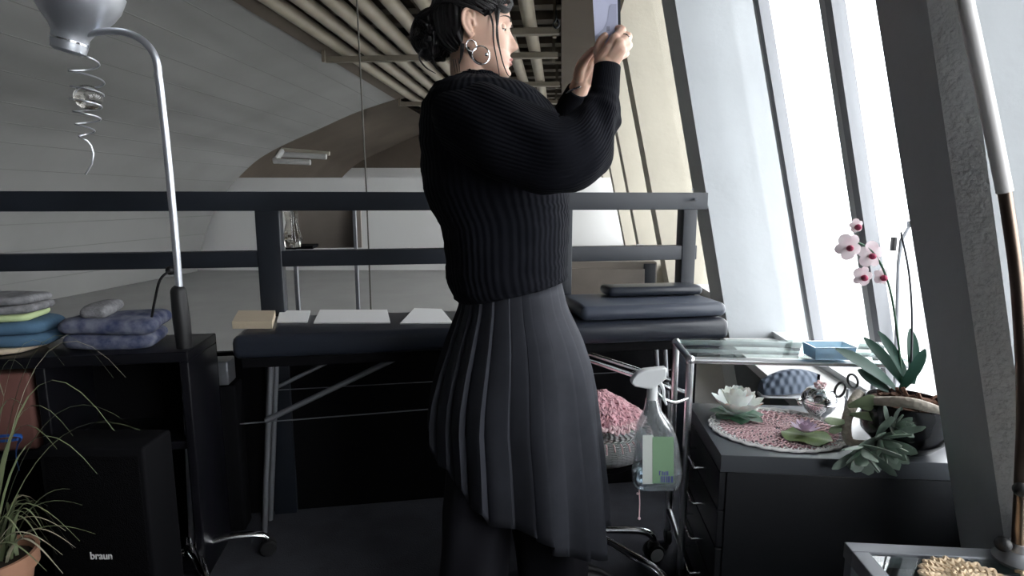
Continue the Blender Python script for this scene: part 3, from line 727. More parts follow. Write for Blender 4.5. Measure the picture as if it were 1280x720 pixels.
for u in (.03, CW-.03):
    for v in (.03, CD-.03): obj('foot', B().tube([C(u, v, 0), C(u, v, .022)], .014, 12), 'black', r)
def CP(px, py, dz=0): return PZ(px, py, CZ+dz)     # on the cabinet top

# doily with white scalloped border
dc = CP(972, 536, .001)
r = thing('crochet_doily', 'round pink crocheted doily with a white scalloped edge on the black cabinet', 'doily', dc)
RD = (CP(1050, 536)-CP(890, 536)).length/2
wy = (PZ(972, 512, CZ)-PZ(972, 560, CZ)).length/2/RD
q1, q2 = lace(dc, RD, 14, 60, .0021, 0, 0, 0, nlast=2); 
for rr_, w_ in ((1.0, .0034), (.955, .0026)):
    q2.tube([dc+V((RD*(rr_+.030*abs(sin(14*a))))*cos(a), (RD*(rr_+.030*abs(sin(14*a))))*sin(a), .003) for a in [2*pi*j/336 for j in range(337)]], w_, 6, cap=False)
obj('crochet', q1, 'pinkl', r); obj('scalloped_border', q2, 'whitelace', r)
for ch in r.children: pass
sc_ = min(1, wy)
for n_ in r.children: n_.scale = (1, min(1.0, wy), 1)
q = B()
for i in range(6):
    rr = RD*(.2+.13*i); n = 12+6*i
    for j in range(n): a = 2*pi*j/n+i; q.tube([dc+V(rr*cos(a), rr*sin(a)*sc_, .001), dc+V((rr+RD*.13)*cos(a+.12), (rr+RD*.13)*sin(a+.12)*sc_, .001)], .0016, 5)
obj('crochet_spokes', q, 'pink', r)
top_d = .008
# white lotus
def lotus(name, label, c, sz, layers, m, mc, tilt=None):
    r = thing(name, label, 'flower', c)
    for (n, el, L_, W_, z0) in layers:
        for j in range(n):
            a = 2*pi*j/n+el*1.7; d = V(cos(a)*cos(el), sin(a)*cos(el), sin(el))
            b = B().leaf(c+V(cos(a)*.006, sin(a)*.006, z0)*1, d, V(-cos(a)*sin(el), -sin(a)*sin(el), cos(el)), L_*sz, W_*sz, bend=-.35, thick=.0025, fold=.32, prof=[(0, .35), (.3, .8), (.6, 1), (.85, .7), (1, .08)], n=7)
            obj('petal', b, m, r)
    if mc: obj('centre', B().ball(c+V(0, 0, .02), .008), mc, r)
    return r
lc = CP(921, 520, top_d)
LR = lotus('lotus_flower', 'white artificial lotus flower with dark leaves at the left end of the cabinet', lc+V(0, 0, .008), 1.22, [(9, .35, .066, .040, .002), (8, .75, .060, .038, .006), (7, 1.05, .056, .034, .010), (5, 1.3, .050, .028, .014)], 'petal', None)
for j in range(7):
    a = 2*pi*j/7; obj('leaf', B().leaf(lc+V(0, 0, .004), V(cos(a), sin(a), .05), V(0, 0, 1), .078, .06, bend=.05, thick=.002), 'lotusleaf', LR)
pc2 = CP(1008, 546, top_d)
r = thing('water_lily', 'small lilac water lily on a green lily pad at the doily edge', 'flower', pc2)
q = B(); rings = []
for i in range(8):
    rr = .054*(i+.05)/7; rings.append([pc2+V(rr*1.15*cos(t), rr*sin(t), .003+.004*sin(5*t)*(i/7)**2) for t in [2*pi*j/36 for j in range(36)]])
q.loft(rings, cap=False)
q.loft([[v+V(0, 0, -.002) for v in rr] for rr in rings], cap=False); obj('lily_pad', q, 'pad', r)
for (n, el, L_) in ((9, .25, .042), (8, .7, .038), (5, 1.1, .030)):
    for j in range(n):
        a = 2*pi*j/n+el; d = V(cos(a)*cos(el), sin(a)*cos(el), sin(el)); obj('petal', B().leaf(pc2+V(.0, .012, .008), d, V(-cos(a)*sin(el), -sin(a)*sin(el), cos(el)), L_, .018, bend=-.3, thick=.0016, fold=.25, n=5), 'petalp', r)
# silver bowl with lid
bc = CP(1022, 519, .0)
r = thing('silver_bowl', 'round mirror polished silver bowl with a domed lid behind the doily', 'bowl', bc)
obj('bowl', B().lathe(bc, [(.001, 0), (.022, 0), (.024, .004), (.034, .014), (.044, .030), (.047, .040), (.050, .041), (.050, .043), (.044, .043), (.001, .042)], 40), 'chrome', r)
obj('lid', B().lathe(bc, [(.046, .043), (.047, .047), (.044, .062), (.034, .078), (.018, .087), (.001, .089)], 40, wob=lambda a, z: .015*sin(10*a)), 'chrome', r)
obj('handle', B().tube([bc+V(-.048, 0, .041), bc+V(-.060, 0, .046), bc+V(-.058, 0, .034), bc+V(-.046, 0, .032)], .0022, 8, sub=4), 'chrome', r)
q = B()
for j in range(9): a = j*.7; q.ball(bc+V(.012*cos(a), .012*sin(a), .090+.004*(j % 3)), .0055, 8, 6)
obj('finial', q, 'pinkl', r)
# scissors
r = thing('scissors', 'scissors with black ring handles standing behind the succulent', 'scissors', CP(1060, 512, 0))
s1 = P(1050, 487, 1.60); s2 = P(1066, 476, 1.60)
def ringt(c, rx, rz, tl_, rr=.0035):
    return B().tube([c+V((rx*cos(a)*cos(tl_)-rz*sin(a)*sin(tl_)), 0, rx*cos(a)*sin(tl_)+rz*sin(a)*cos(tl_)) for a in [2*pi*j/24 for j in range(25)]], rr, 8, cap=False)
obj('ring_handle', ringt(s1, .014, .022, -.3), 'rubber', r); obj('ring_handle', ringt(s2, .013, .021, .5), 'rubber', r)
q = B().tube([P(1056, 496, 1.60), P(1061, 505, 1.60), PZ(1063, 512, CZ+.001)], [.004, .004, .003], 8, flat=.5); q.tube([P(1060, 486, 1.605), P(1058, 500, 1.605), PZ(1056, 512, CZ+.001)], [.004, .004, .003], 8, flat=.5); obj('blade', q, 'alu', r)

# orchid in black pot
pcn = CP(1128, 560, 0)
r = thing('orchid_plant', 'orchid with broad dark leaves and pale pink blossoms in a round black glazed pot', 'plant', pcn)
rp_ = (CP(1175, 545)-CP(1083, 545)).length/2
obj('pot', B().lathe(pcn, [(.001, 0), (.05, 0), (.066, .012), (rp_*.98, .045), (rp_*1.02, .07), (rp_, .100), (rp_*.96, .125), (rp_*.90, .128), (rp_*.88, .115), (.001, .112)], 56), 'potblack', r, angle=60)
q = B()
rnd = random.Random(3)
pt = pcn+V(0, 0, .112)
obj('soil', B().lathe(pt, [(.001, .0), (rp_*.86, 0), (rp_*.86, .006), (.05, .012), (.001, .016)], 30), 'bark', r)
for i in range(26):
    a = rnd.uniform(0, 6.28); rr = rnd.uniform(0, rp_*.75); c = pt+V(rr*cos(a), rr*sin(a), .014+rnd.uniform(0, .01)); d = V(rnd.uniform(-1, 1), rnd.uniform(-1, 1), rnd.uniform(-.3, .6)).normalized()*rnd.uniform(.012, .03)
    q.tube([c-d, c+d], rnd.uniform(.003, .006), 5)
obj('bark_chips', q, 'bark', r)
obj('root', B().tube([pt+V(-rp_*.95, -.02, .02), pt+V(-rp_*.55, -.07, .035), pt+V(-.01, -rp_*.86, .028), pt+V(.03, -rp_*.92, .016)], [.011, .013, .012, .007], 10, sub=5), 'stem', r)
def toP(px, py, Y): return P(px, py, Y)
lv = [((1118, 485), (1062, 432), .040), ((1135, 480), (1110, 415), .030), ((1140, 480), (1146, 410), .032), ((1125, 488), (1160, 440), .030), ((1110, 488), (1075, 462), .040), ((1130, 482), (1090, 420), .034)]
for i, (a, c, wd) in enumerate(lv):
    A_ = P(*a, 1.44); C_ = P(*c, 1.41+.03*(i % 3)); d = (C_-A_); obj('leaf', B().leaf(A_, d, V(-d.z*.4, -1, .55+abs(d.x)*3), d.length, wd, bend=.25 if i != 4 else .1, thick=.004, fold=.25, prof=[(0, .4), (.3, .85), (.6, 1), (.85, .8), (1, .15)]), 'leafo', r)
st = obj('flower_stem', B().tube([P(1128, 480, 1.44), P(1122, 420, 1.45), P(1112, 360, 1.46), P(1095, 320, 1.46), P(1070, 302, 1.46), P(1055, 306, 1.46)], .0028, 7, sub=5), 'lotusleaf', r)
obj('flower_stem', B().tube([P(1138, 480, 1.45), P(1140, 400, 1.46), P(1136, 340, 1.47), P(1126, 290, 1.48)], .0026, 7, sub=5), 'steel', r)
def blossom(c, R, rot):
    b = B()
    for j in range(5):
        a = rot+2*pi*j/5; d = V(cos(a), -.18, sin(a)); b.leaf(c, d, V(0, -1, 0), R, R*(1.05 if j % 2 else .8), bend=.25, thick=.0015, fold=.1, n=8, prof=[(0, .3), (.25, .8), (.6, 1), (.85, .85), (1, .25)])
    o = obj('blossom', b, 'petalo', r); obj('lip', B().ball(c+V(0, -.01, -.004), (.008, .01, .008)), mat('magenta', (.45, .05, .12), .5), o)
blossom(P(1060, 308, 1.45), .034, .9); blossom(P(1088, 318, 1.46), .034, .3); blossom(P(1078, 345, 1.47), .026, 1.3); blossom(P(1102, 345, 1.47), .022, .1); blossom(P(1070, 282, 1.47), .018, .5)

# trailing succulent
sb = P(1068, 500, 1.43)
r = thing('succulent_plant', 'grey green rosette succulent trailing over the front edge of the black cabinet', 'plant', CP(1078, 560, 0))
obj('woody_stem', B().tube([P(1074, 492, 1.46), P(1066, 505, 1.42), P(1058, 528, 1.39), P(1062, 552, 1.36), P(1085, 555, 1.335), P(1100, 556, 1.32)], [.013, .014, .012, .011, .009, .007], 12, sub=5), 'stem', r)
def rosette(c, ax, n, L_, W_, m, spread=1.2, start=.2, seed=0):
    rnd = random.Random(seed); ax = Vector(ax).normalized(); t1 = ax.orthogonal().normalized(); t2 = ax.cross(t1)
    for i in range(n):
        a = i*2.39996; el = start+spread*(i/n)
        d = ax*cos(el)+(t1*cos(a)+t2*sin(a))*sin(el); l = L_*(.55+.45*(i/n))*rnd.uniform(.85, 1.1)
        obj('leaf', B().leaf(c-ax*.02*(i/n), d, ax*sin(el)-(t1*cos(a)+t2*sin(a))*cos(el)+V(.001, 0, 0), l, W_*(.7+.3*i/n), bend=-.15, thick=.008, fold=.18, prof=[(0, .3), (.3, .7), (.65, 1), (.88, .8), (1, .12)]), m, r)
rosette(P(1103, 553, 1.30), (.15, -1, -.35), 22, .104, .034, 'succ', 1.25, .3, 1)
rosette(P(1078, 566, 1.28), (-.4, -.8, -.9), 11, .098, .042, 'succ', .8, .6, 4)
rosette(P(1122, 532, 1.31), (.35, -.9, .55), 16, .062, .024, 'succ', 1.1, .2, 2)
for a, c, wd in (((1060, 508), (1098, 498), .030), ((1062, 518), (1100, 522), .026), ((1068, 505), (1092, 510), .026), ((1062, 528), (1030, 526), .022), ((1060, 532), (1036, 540), .020)):
    A_ = P(*a, 1.39); C_ = P(*c, 1.37); d = C_-A_; obj('leaf', B().leaf(A_, d, V(0, -.8, .7), d.length, wd, bend=0, thick=.008, fold=.15, prof=[(0, .3), (.4, .8), (.75, 1), (.92, .7), (1, .1)]), 'succ2', r)

# ================================================================== CHROME TROLLEY
tp = P(863, 450, 1.55); TZ2 = tp.z
def TR(u, v, z): q = V(tp.x, tp.y, 0)+ux*u+uy*v; return V(q.x, q.y, z)
TW, TD = .60, .20
r = thing('chrome_trolley', 'chrome tube trolley with a glass top standing over the black cabinet', 'trolley', TR(.3, .2, 0))
for u in (0, TW):
    for v in (0, TD):
        if u > 0 and v == 0: continue
        obj('post', B().tube([TR(u, v, .03 if u == 0 else .425), TR(u, v, TZ2)], .0105, 14), 'tubing', r)
for v in (0, TD): obj('rail', B().tube([TR(0, v, TZ2), TR(TW, v, TZ2)], .0095, 12), 'tubing', r)
for u in (0, TW): obj('rail', B().tube([TR(u, 0, TZ2), TR(u, TD, TZ2)], .0095, 12), 'tubing', r)
obj('rail', B().tube([TR(0, 0, .12), TR(0, TD, .12)], .0095, 12), 'tubing', r)
obj('rail', B().tube([TR(.002, TD*.5, TZ2), TR(TW, TD*.5, TZ2)], .006, 12), 'tubing', r)
for u in (0, TW):
    for v in (0, TD): obj('ball_joint', B().ball(TR(u, v, TZ2), .0135), 'tubing', r)
q = B().box(TR(TW/2, TD/2, TZ2+.013), (TW-.01, TD-.01, .006), RW, .001); obj('glass_shelf', q, 'tglass', r, smooth=False)
for v in (0, TD):
    q = B(); revolve(q, TR(0, v, .027)-ux*.01, ux, [(.001, 0), (.022, 0), (.026, .004), (.026, .016), (.022, .02), (.001, .02)], 20); obj('caster', q, 'rubber', r)
hy = P(826, 490, 1.45)
hk = obj('side_hook', B().tube([TR(0, -.0, P(860, 502, 1.52).z), P(845, 503, 1.46), P(832, 500, 1.44), P(822, 492, 1.43), P(818, 480, 1.42)], .0048, 10, sub=4), 'chrome', r)
# box tray on glass
c = PZ(1035, 446, TZ2+.018)
r = thing('plastic_tray', 'clear pale blue plastic tray on the glass top of the trolley', 'tray', c)
q = B(); R0 = [(-.055, -.035), (.055, -.035), (.055, .035), (-.055, .035)]
q.loft([[V(c.x+x*s, c.y+y*s, c.z+z) for x, y in R0] for s, z in ((.92, 0), (1, .035), (1.03, .035), (.97, .033), (.9, .004))]); obj('tray', q, 'bluep', r, smooth=False)
q = B().box((c.x, c.y, c.z+.012), (.08, .05, .014), .2, .003); obj('contents', q, 'paper', r)
# quilted slipper and tripod on sill
c = PZ(985, 495, .422)
r = thing('quilted_slipper', 'blue grey quilted slipper on the pale window sill under the glass top', 'slipper', c)
q = B(); rings = []
for i in range(21):
    t = i/20; x = -.10+.21*t; wd = .040*sin(pi*min(1, .12+t*.95))**.5; h = .035+.045*sin(pi*min(1, t*.8+.1))
    rings.append([V(c.x+x, c.y+wd*cos(a), c.z+.012+max(0, sin(a))*h+.018*t) for a in [2*pi*j/24 for j in range(24)]])
q.loft(rings); obj('upper', q, 'quilt', r)
q = B().loft([[V(c.x+x, c.y+wd*cos(a), c.z+.006+.006*sin(a)+.012*max(0, (x+.1)/.21-.5)) for a in [2*pi*j/20 for j in range(20)]] for x, wd in ((-.105, .02), (-.09, .038), (0, .043), (.07, .04), (.105, .028), (.115, .01))]); obj('sole', q, 'sole', r)
cb = P(1122, 470, 1.9); cb.z = .421
r = thing('mini_tripod', 'small grey metal articulated stand on the window sill behind the orchid', 'stand', cb)
obj('column', B().tube([cb, P(1123, 330, 1.9), P(1127, 300, 1.9), P(1137, 282, 1.9)], [.006, .006, .007, .005], 8), 'alu', r)
obj('head', B().box(P(1117, 305, 1.9), (.012, .02, .045), 0, .003), 'rubber', r); obj('head', B().box(P(1139, 280, 1.9), (.02, .02, .02), .4, .003), 'alu', r)
obj('foot', B().lathe(cb, [(.001, 0), (.04, 0), (.04, .006), (.001, .01)]), 'alu', r)

# ================================================================== SPRAY BOTTLE
BY = 1.40
r = thing('spray_bottle', 'clear spray bottle with white trigger and green label hanging from the trolley', 'bottle', P(822, 609, BY))
kb = BY*1.02/F
def bp(px, py): return P(px, py, BY)
rings = []
for (py, xl, xr, dp) in ((609, 796, 846, .8), (604, 791, 850, 1), (590, 790, 852, 1), (575, 793, 850, 1), (560, 794, 848, 1), (545, 794, 845, 1), (532, 796, 840, .95), (522, 801, 834, .85), (512, 806, 826, .8), (505, 807, 824, .8), (498, 808, 822, .8)):
    a = bp(xl, py); c = bp(xr, py); m = (a+c)/2; hx = (c-a).length/2; hy_ = min(.028*dp, hx*1.1)
    rings.append([m+V(math.copysign(abs(cos(t))**.6, cos(t))*hx, math.copysign(abs(sin(t))**.6, sin(t))*hy_, 0) for t in [2*pi*j/32 for j in range(32)]])
inner = [[(v-sum(rg, V(0, 0, 0))/32)*.955+sum(rg, V(0, 0, 0))/32 for v in rg] for rg in rings]
q = B(); q.loft(rings+inner[::-1], cap=True); obj('bottle_body', q, 'clear', r)
q = B().loft([[v+V(0, 0, .002) for v in rg] for rg in [[(v-sum(rg, V(0, 0, 0))/32)*.94+sum(rg, V(0, 0, 0))/32 for v in rg] for rg in rings[:3]]]); obj('liquid', q, 'water', r)
def label_patch(x0, x1, y0, y1, m, nm, off=.0305):
    b = B(); rr = []
    for py in (y1, y0):
        rr.append([V(p.x, p.y, p.z) for p in (bp(x0, py)-V(0, off, 0), bp(x1, py)-V(0, off, 0), bp(x1, py)-V(0, off-.0008, 0), bp(x0, py)-V(0, off-.0008, 0))])
    b.loft(rr); return obj(nm, b, m, r, smooth=False)
label_patch(800, 813, 538, 598, 'whitel', 'side_label'); lb_ = label_patch(812, 838, 540, 597, 'greenl', 'green_label', .031)
for i, x in enumerate((822, 824.2, 826, 828.6, 830.5, 832, 834.5, 836)): label_patch(x, x+1.1, 588, 596, 'violet', 'print_mark', .0318)
for x, y0, y1 in ((820, 582, 587), (820.5, 581.5, 583), (823.5, 582, 587), (825.6, 583, 587), (828, 582, 587), (830, 582, 587)): label_patch(x, x+1.2, y0, y1, 'violet', 'print_mark', .0318)
q = B().tube([bp(815, 499), bp(815.5, 488), bp(816, 480)], [.0135, .0135, .012], 16); obj('collar', q, 'bottle', r)
q = B(); q.loft([[bp(x, y)+V(0, dy, 0) for dy in (-.012, .012)]+[bp(x2, y2)+V(0, dy, 0) for dy in (.012, -.012)] for x, y, x2, y2 in ((788, 478, 789, 473), (793, 482, 797, 464), (805, 484, 805, 461), (816, 486, 815, 460), (824, 478, 824, 459), (832, 472, 832, 458))]); obj('trigger_head', q, 'bottle', r, angle=60, mods=lambda o: (setattr(o.modifiers.new('b', 'BEVEL'), 'width', .003)))
obj('nozzle', B().tube([bp(830, 465), bp(834, 465)], [.0095, .0105], 14), 'bottle', r)
obj('trigger', B().tube([bp(824, 476), bp(829, 486), bp(830, 497), bp(833, 506)], [.005, .0045, .004, .003], 8, sub=3), 'bottle', r)
obj('dip_tube', B().tube([bp(815, 498), bp(818, 550), bp(822, 602)], .0022, 6), 'clear', r)
q = B().tube([bp(799, 612), bp(799.5, 630), bp(799, 646)], .0018, 6); q.ball(bp(799, 648), .004, 8, 6); q.ball(bp(797, 617), .0035, 8, 6); tag(obj('pink_thread', q, 'pinkl'), 'pink thread hanging just below the spray bottle', 'thread')

# ================================================================== GLASS TABLE, bottom right
GZ = .49
g0 = PZ(1055, 677, GZ)
def G(u, v, z): q = g0+ux*u-uy*v; return V(q.x, q.y, z)
r = thing('glass_table', 'glass topped table with a grey metal frame in the bottom right corner', 'table', G(.35, .3, 0))
def gbox(u0, u1, v0, v1, z0, z1, bev=.002): return B().box(G((u0+u1)/2, (v0+v1)/2, (z0+z1)/2), (u1-u0, v1-v0, z1-z0), RW, bev)
fr_ = mat('slate_metal', (.20, .21, .23), .4, .3); fw = .030
GW, GD = .52, .50
obj('frame', gbox(0, GW, 0, fw, GZ-.03, GZ), fr_, r); obj('frame', gbox(0, fw, fw, GD, GZ-.03, GZ), fr_, r); obj('frame', gbox(0, GW, GD, GD+fw, GZ-.03, GZ), fr_, r); obj('frame', gbox(GW-fw, GW, fw, GD, GZ-.03, GZ), fr_, r)
obj('glass_top', gbox(fw, GW-fw, fw, GD, GZ-.010, GZ-.004, 0), 'tglass', r, smooth=False)
obj('lower_board', gbox(fw, GW-fw, fw, GD, GZ-.12, GZ-.11, 0), 'black', r, smooth=False)
for u, v in ((.015, .015), (GW-.015, .015), (.015, GD+.015), (GW-.015, GD+.015)): obj('leg', B().box(G(u, v, (GZ-.03)/2), (.025, .025, GZ-.03), RW, .002), fr_, r)
for (px, R_, lab) in ((1200, .075, 'cream crocheted doily on the glass table'), (1300, .055, 'small cream crocheted coaster at the picture corner on the glass table')):
    c = PZ(px+18, 735 if px == 1200 else 722, GZ-.003)
    q1, q2 = lace(c, R_, 10 if px == 1200 else 7, 40 if px == 1200 else 26, .0035, 0, 0, 0, nlast=0); q1.lathe(c, [(.001, 0), (R_*.95, 0), (R_*.95, .002), (.001, .002)], 30)
    tag(obj('crochet_doily', q1, 'creamlace'), lab, 'doily')
# curved pole clamped to the table
pY = .93
r = thing('bent_pole_stand', 'bent bronze metal pole clamped to the right edge of the glass table', 'stand', P(1268, 690, pY))
obj('lower_pole', B().tube([P(1272, 692, pY), P(1276, 600, pY), P(1279, 520, pY), P(1277, 440, pY), P(1270, 340, pY), P(1256, 240, pY)], .0095, 16, sub=5), 'pole', r)
obj('upper_pole', B().tube([P(1256, 240, pY), P(1244, 180, pY), P(1229, 107, pY), P(1206, 0, pY), P(1180, -110, pY)], .0115, 16, sub=4), mat('lit_pole_white', (.75, .73, .72), .25), r)  # bright lit side of the metal pole, painted in as white
obj('pole_knob', B().ball(P(1276, 612, pY-.01), .012), 'rubber', r)
cl = PZ(1268, 700, GZ+.001)
obj('clamp_base', B().lathe(V(P(1272, 692, pY).x, pY, GZ+.0005), [(.001, 0), (.034, 0), (.036, .006), (.030, .016), (.016, .022), (.014, .036), (.001, .036)], 28), 'alu', r)
obj('clamp_knob', B().ball(P(1254, 680, pY), .013), 'rubber', r)

# ================================================================== THE WOMAN
WY = 1.50
ft = V(P(650, 500, WY).x, WY, 0)
W = thing('person', 'woman in black ribbed sweater and pleated skirt, seen from the side, holding up a card', 'person', ft)
HC = P(598, 40, WY); HYAW = radians(-3)
HR = Matrix.Rotation(HYAW, 3, 'Z')@Matrix.Rotation(radians(2), 3, 'Y')
front = [(.120, .0), (.114, .030), (.100, .050), (.078, .066), (.055, .073), (.027, .0800), (.008, .0755), (-.01, .0775), (-.03, .078), (-.045, .079), (-.060, .0805), (-.085, .0795), (-.098, .082), (-.109, .073), (-.117, .050)]
back = [(.120, -.03), (.112, -.06), (.095, -.083), (.06, -.102), (.02, -.108), (-.02, -.098), (-.05, -.07), (-.08, -.03), (-.1, .0), (-.117, .02)]
half = [(.120, .004), (.116, .028), (.105, .050), (.085, .066), (.06, .074), (.03, .0765), (-.01, .072), (-.04, .066), (-.07, .056), (-.09, .044), (-.105, .031), (-.117, .012)]
nose = [(.012, 0), (-.005, .007), (-.020, .0160), (-.033, .0240), (-.040, .0205), (-.046, .006), (-.051, 0)]
def sm(z, tab):   # smoothed table
    return (interp(z-.004, tab)+2*interp(z, tab)+interp(z+.004, tab))/4
def head(th, z, off=0):
    f_ = sm(z, front); bk = sm(z, back); hw = sm(z, half); x0 = -.005
    if z < -.05: x0 = (f_+bk)/2
    c = cos(th); s = sin(th)
    cc = math.copysign(abs(c)**.92, c); ss = math.copysign(abs(s)**.88, s)
    x = x0+(f_-x0)*cc if c > 0 else x0+(x0-bk)*cc
    y = hw*ss
    if c > 0:
        ay = abs(y)
        nw = .0075 if z > -.02 else .0105
        x += interp(z, nose)*exp(-(y/nw)**2)
        x += .004*exp(-((ay-.013)/.005)**2-((z+.040)/.006)**2)
        x -= .0105*exp(-((ay-.031)/.013)**2-((z-.003)/.010)**2)
        x += .004*exp(-((ay-.028)/.018)**2-((z-.024)/.007)**2)
        x += .004*exp(-((ay-.040)/.016)**2-((z+.028)/.016)**2)
        x += .0058*exp(-(y/.017)**2)*(exp(-((z+.0625)/.0042)**2)+.9*exp(-((z+.0735)/.0042)**2))
        x -= .0035*exp(-(y/.022)**2-((z+.083)/.005)**2)
        x += .003*exp(-(y/.016)**2-((z+.098)/.009)**2)
    v = V(x, y, z)
    if off:
        n = V(c, s, z/.12*.8).normalized(); v += n*off
    return v
def HW(v): return HC+HR@v
bd = B(); NR, NT = 100, 110
rings = []
for i in range(NR+1):
    t = i/NR; z = -.1168+.2366*(.5-.5*cos(pi*t))*.0+(-0)+.2366*t
    rings.append([HW(head(2*pi*j/NT, z)) for j in range(NT)])
bd.loft(rings)
def cap(b, pts, r, n=14, sub=4): b.tube(pts, r, n, sub=sub, round_ends=True)
# eyelids
EYC = [HW(V(.0605, sy*.031, .003)) for sy in (-1, 1)]
# neck, torso, arms, legs (all one body)
cap(bd, [P(588, 62, WY), P(588, 84, WY), P(590, 100, WY), P(596, 122, WY)], [.050, .051, .053, .060], 28)
cap(bd, [P(600, 125, WY), P(610, 190, WY), P(625, 290, WY), P(640, 380, WY)], [.06, .08, .075, .08], 24)
cap(bd, [P(592, 140, WY+.13), P(592, 140, WY-.13)], .05, 20)
RA = [P(594, 143, 1.33), P(665, 175, 1.27), P(728, 188, 1.25), P(745, 150, 1.27), P(757, 98, 1.295), P(759, 82, 1.30)]
cap(bd, RA, [.045, .040, .036, .034, .0245, .0235], 18)
LA = [P(598, 143, 1.66), P(650, 178, 1.64), P(688, 185, 1.58), P(708, 150, 1.50), P(722, 115, 1.44), P(727, 103, 1.42)]
cap(bd, LA, [.045, .040, .036, .033, .0245, .0225], 18)
for (a, c, d) in (((622, 400, WY-.06), (610, 560, WY-.06), (600, 700, WY-.06)), ((652, 400, WY+.06), (670, 560, WY+.06), (688, 700, WY+.06))):
    cap(bd, [P(*a), P(*c), P(*d)], [.06, .05, .035], 18)
# right hand
def fing(b, pts, r): b.tube(pts, r, 12, sub=3, round_ends=True)
wr = P(758, 84, 1.30)
mcp = [P(768.5, 49, 1.290), P(774, 55, 1.282), P(776, 63, 1.282), P(773, 71, 1.288)]
for m, rr in zip(mcp, (.0125, .0130, .0125, .0115)): bd.tube([wr+(m-wr)*.02, wr+(m-wr)*.55, m], [.017, .0155, rr], 12, sub=3, round_ends=True)
pip = [P(777.5, 38, 1.312), P(785, 46, 1.308), P(785.5, 56.5, 1.308), P(782, 67, 1.308)]
dip = [P(768, 37, 1.335), P(776, 46, 1.342), P(776, 57, 1.342), P(773, 67, 1.34)]
tip = [P(758, 43, 1.335), P(766, 52, 1.342), P(766, 62, 1.342), P(765, 70, 1.338)]
for a, c, d, e, s in zip(mcp, pip, dip, tip, (1, 1.03, 1, .88)): fing(bd, [a, c, d, e], [.0108*s, .0098*s, .0085*s, .0073*s])
fing(bd, [P(752, 76, 1.31), P(748, 63, 1.318), P(751, 52, 1.318), P(756, 45, 1.315)], [.0145, .012, .0098, .0082])
bd.tube([P(751, 78, 1.302), P(762, 62, 1.294)], [.016, .016], 12, round_ends=True)
# left hand, behind, supporting the card
lw = P(727, 103, 1.42)
lm = [P(738, 78, 1.385), P(744, 82, 1.392), P(748, 88, 1.40), P(749, 95, 1.408)]
for m, rr in zip(lm, (.012, .0125, .012, .011)): bd.tube([lw, lw+(m-lw)*.55, m], [.0165, .0155, rr], 12, sub=3, round_ends=True)
lp = [P(746, 62, 1.372), P(753, 65, 1.380), P(757, 72, 1.39), P(757, 82, 1.40)]
ld = [P(751, 50, 1.362), P(759, 54, 1.366), P(763, 62, 1.375), P(762, 74, 1.385)]
lt_ = [P(755, 41, 1.358), P(764, 46, 1.359), P(768, 55, 1.365), P(766, 67, 1.375)]
for a, c, d, e, s in zip(lm, lp, ld, lt_, (1, 1.03, 1, .88)): fing(bd, [a, c, d, e], [.0105*s, .0094*s, .0083*s, .0072*s])
fing(bd, [P(724, 96, 1.40), P(726, 83, 1.378), P(733, 72, 1.355), P(741, 63, 1.338)], [.0145, .0122, .0100, .0080])
bd.tube([P(728, 95, 1.405), P(736, 82, 1.388)], [.017, .014], 12, round_ends=True)
# ears
for sy in (-1, 1):
    def E(dx, dz, dy): return HW(V(-.012+dx, sy*(.0735+dy), -.002+dz))
    bd.tube([E(.008, .008, .002), E(.009, .022, .006), E(.0, .030, .011), E(-.011, .026, .014), E(-.016, .012, .015), E(-.014, -.004, .012), E(-.006, -.018, .008), E(.003, -.027, .004), E(.008, -.022, .002)], [.003, .0036, .0038, .004, .004, .0038, .0045, .0055, .004], 10, sub=5, round_ends=True)
    bd.tube([E(-.004, .018, .004), E(-.006, .0, .004), E(.002, -.014, .003)], [.008, .008, .006], 10, sub=3, round_ends=True)
    bd.tube([E(.004, .010, .006), E(-.006, .014, .010), E(-.008, .0, .010), E(-.002, -.010, .007)], .0028, 8, sub=4, round_ends=True)
    bd.tube([E(.011, -.004, .002), E(.009, .004, .004)], .004, 8, round_ends=True)
def rem(vs, it=2):
    def f(o):
        m = o.modifiers.new('remesh', 'REMESH'); m.mode = 'VOXEL'; m.voxel_size = vs; m.use_smooth_shade = True
        s = o.modifiers.new('smooth', 'SMOOTH'); s.factor = .5; s.iterations = it
    return f
body = obj('body', bd, 'skin', W, mods=rem(.0022, 3))
# eyes, lids, brows, lips
for sy in (-1, 1):
    ec = V(.0575, sy*.030, .003)
    e = obj('eye', B().ball(HW(ec), .0118, 24, 16), 'eyew', W)
    obj('iris', B().ball(HW(ec+V(.0088, 0, -.0025)), (.0042, .0050, .0050), 16, 10), 'iris', e)
    q = B(); rings = []
    for i in range(8):
        el = -.38+i*(1.35+.38)/7; rings.append([HW(ec+V(cos(a)*cos(el), sin(a)*cos(el), sin(el))*.0126) for a in [-1.25+2.5*j/14 for j in range(15)]])
    q.loft(rings, cap=False, closed=False); obj('eyelid', q, 'skin', W)
    q = B().tube([HW(ec+V(cos(a)*.0130, sin(a)*.0130, -.0048)) for a in [-1.2+2.4*j/10 for j in range(11)]], .0008, 6); obj('eyelashes', q, 'hair', W)
    q = B().tube([HW(head(radians(a)*sy, .020+hh, .0012)) for a, hh in ((10, 0), (18, .004), (28, .006), (38, .004), (46, -.001))], [.0012, .0022, .0022, .0018, .0006], 8, sub=3, flat=.5); obj('eyebrow', q, 'hair', W)
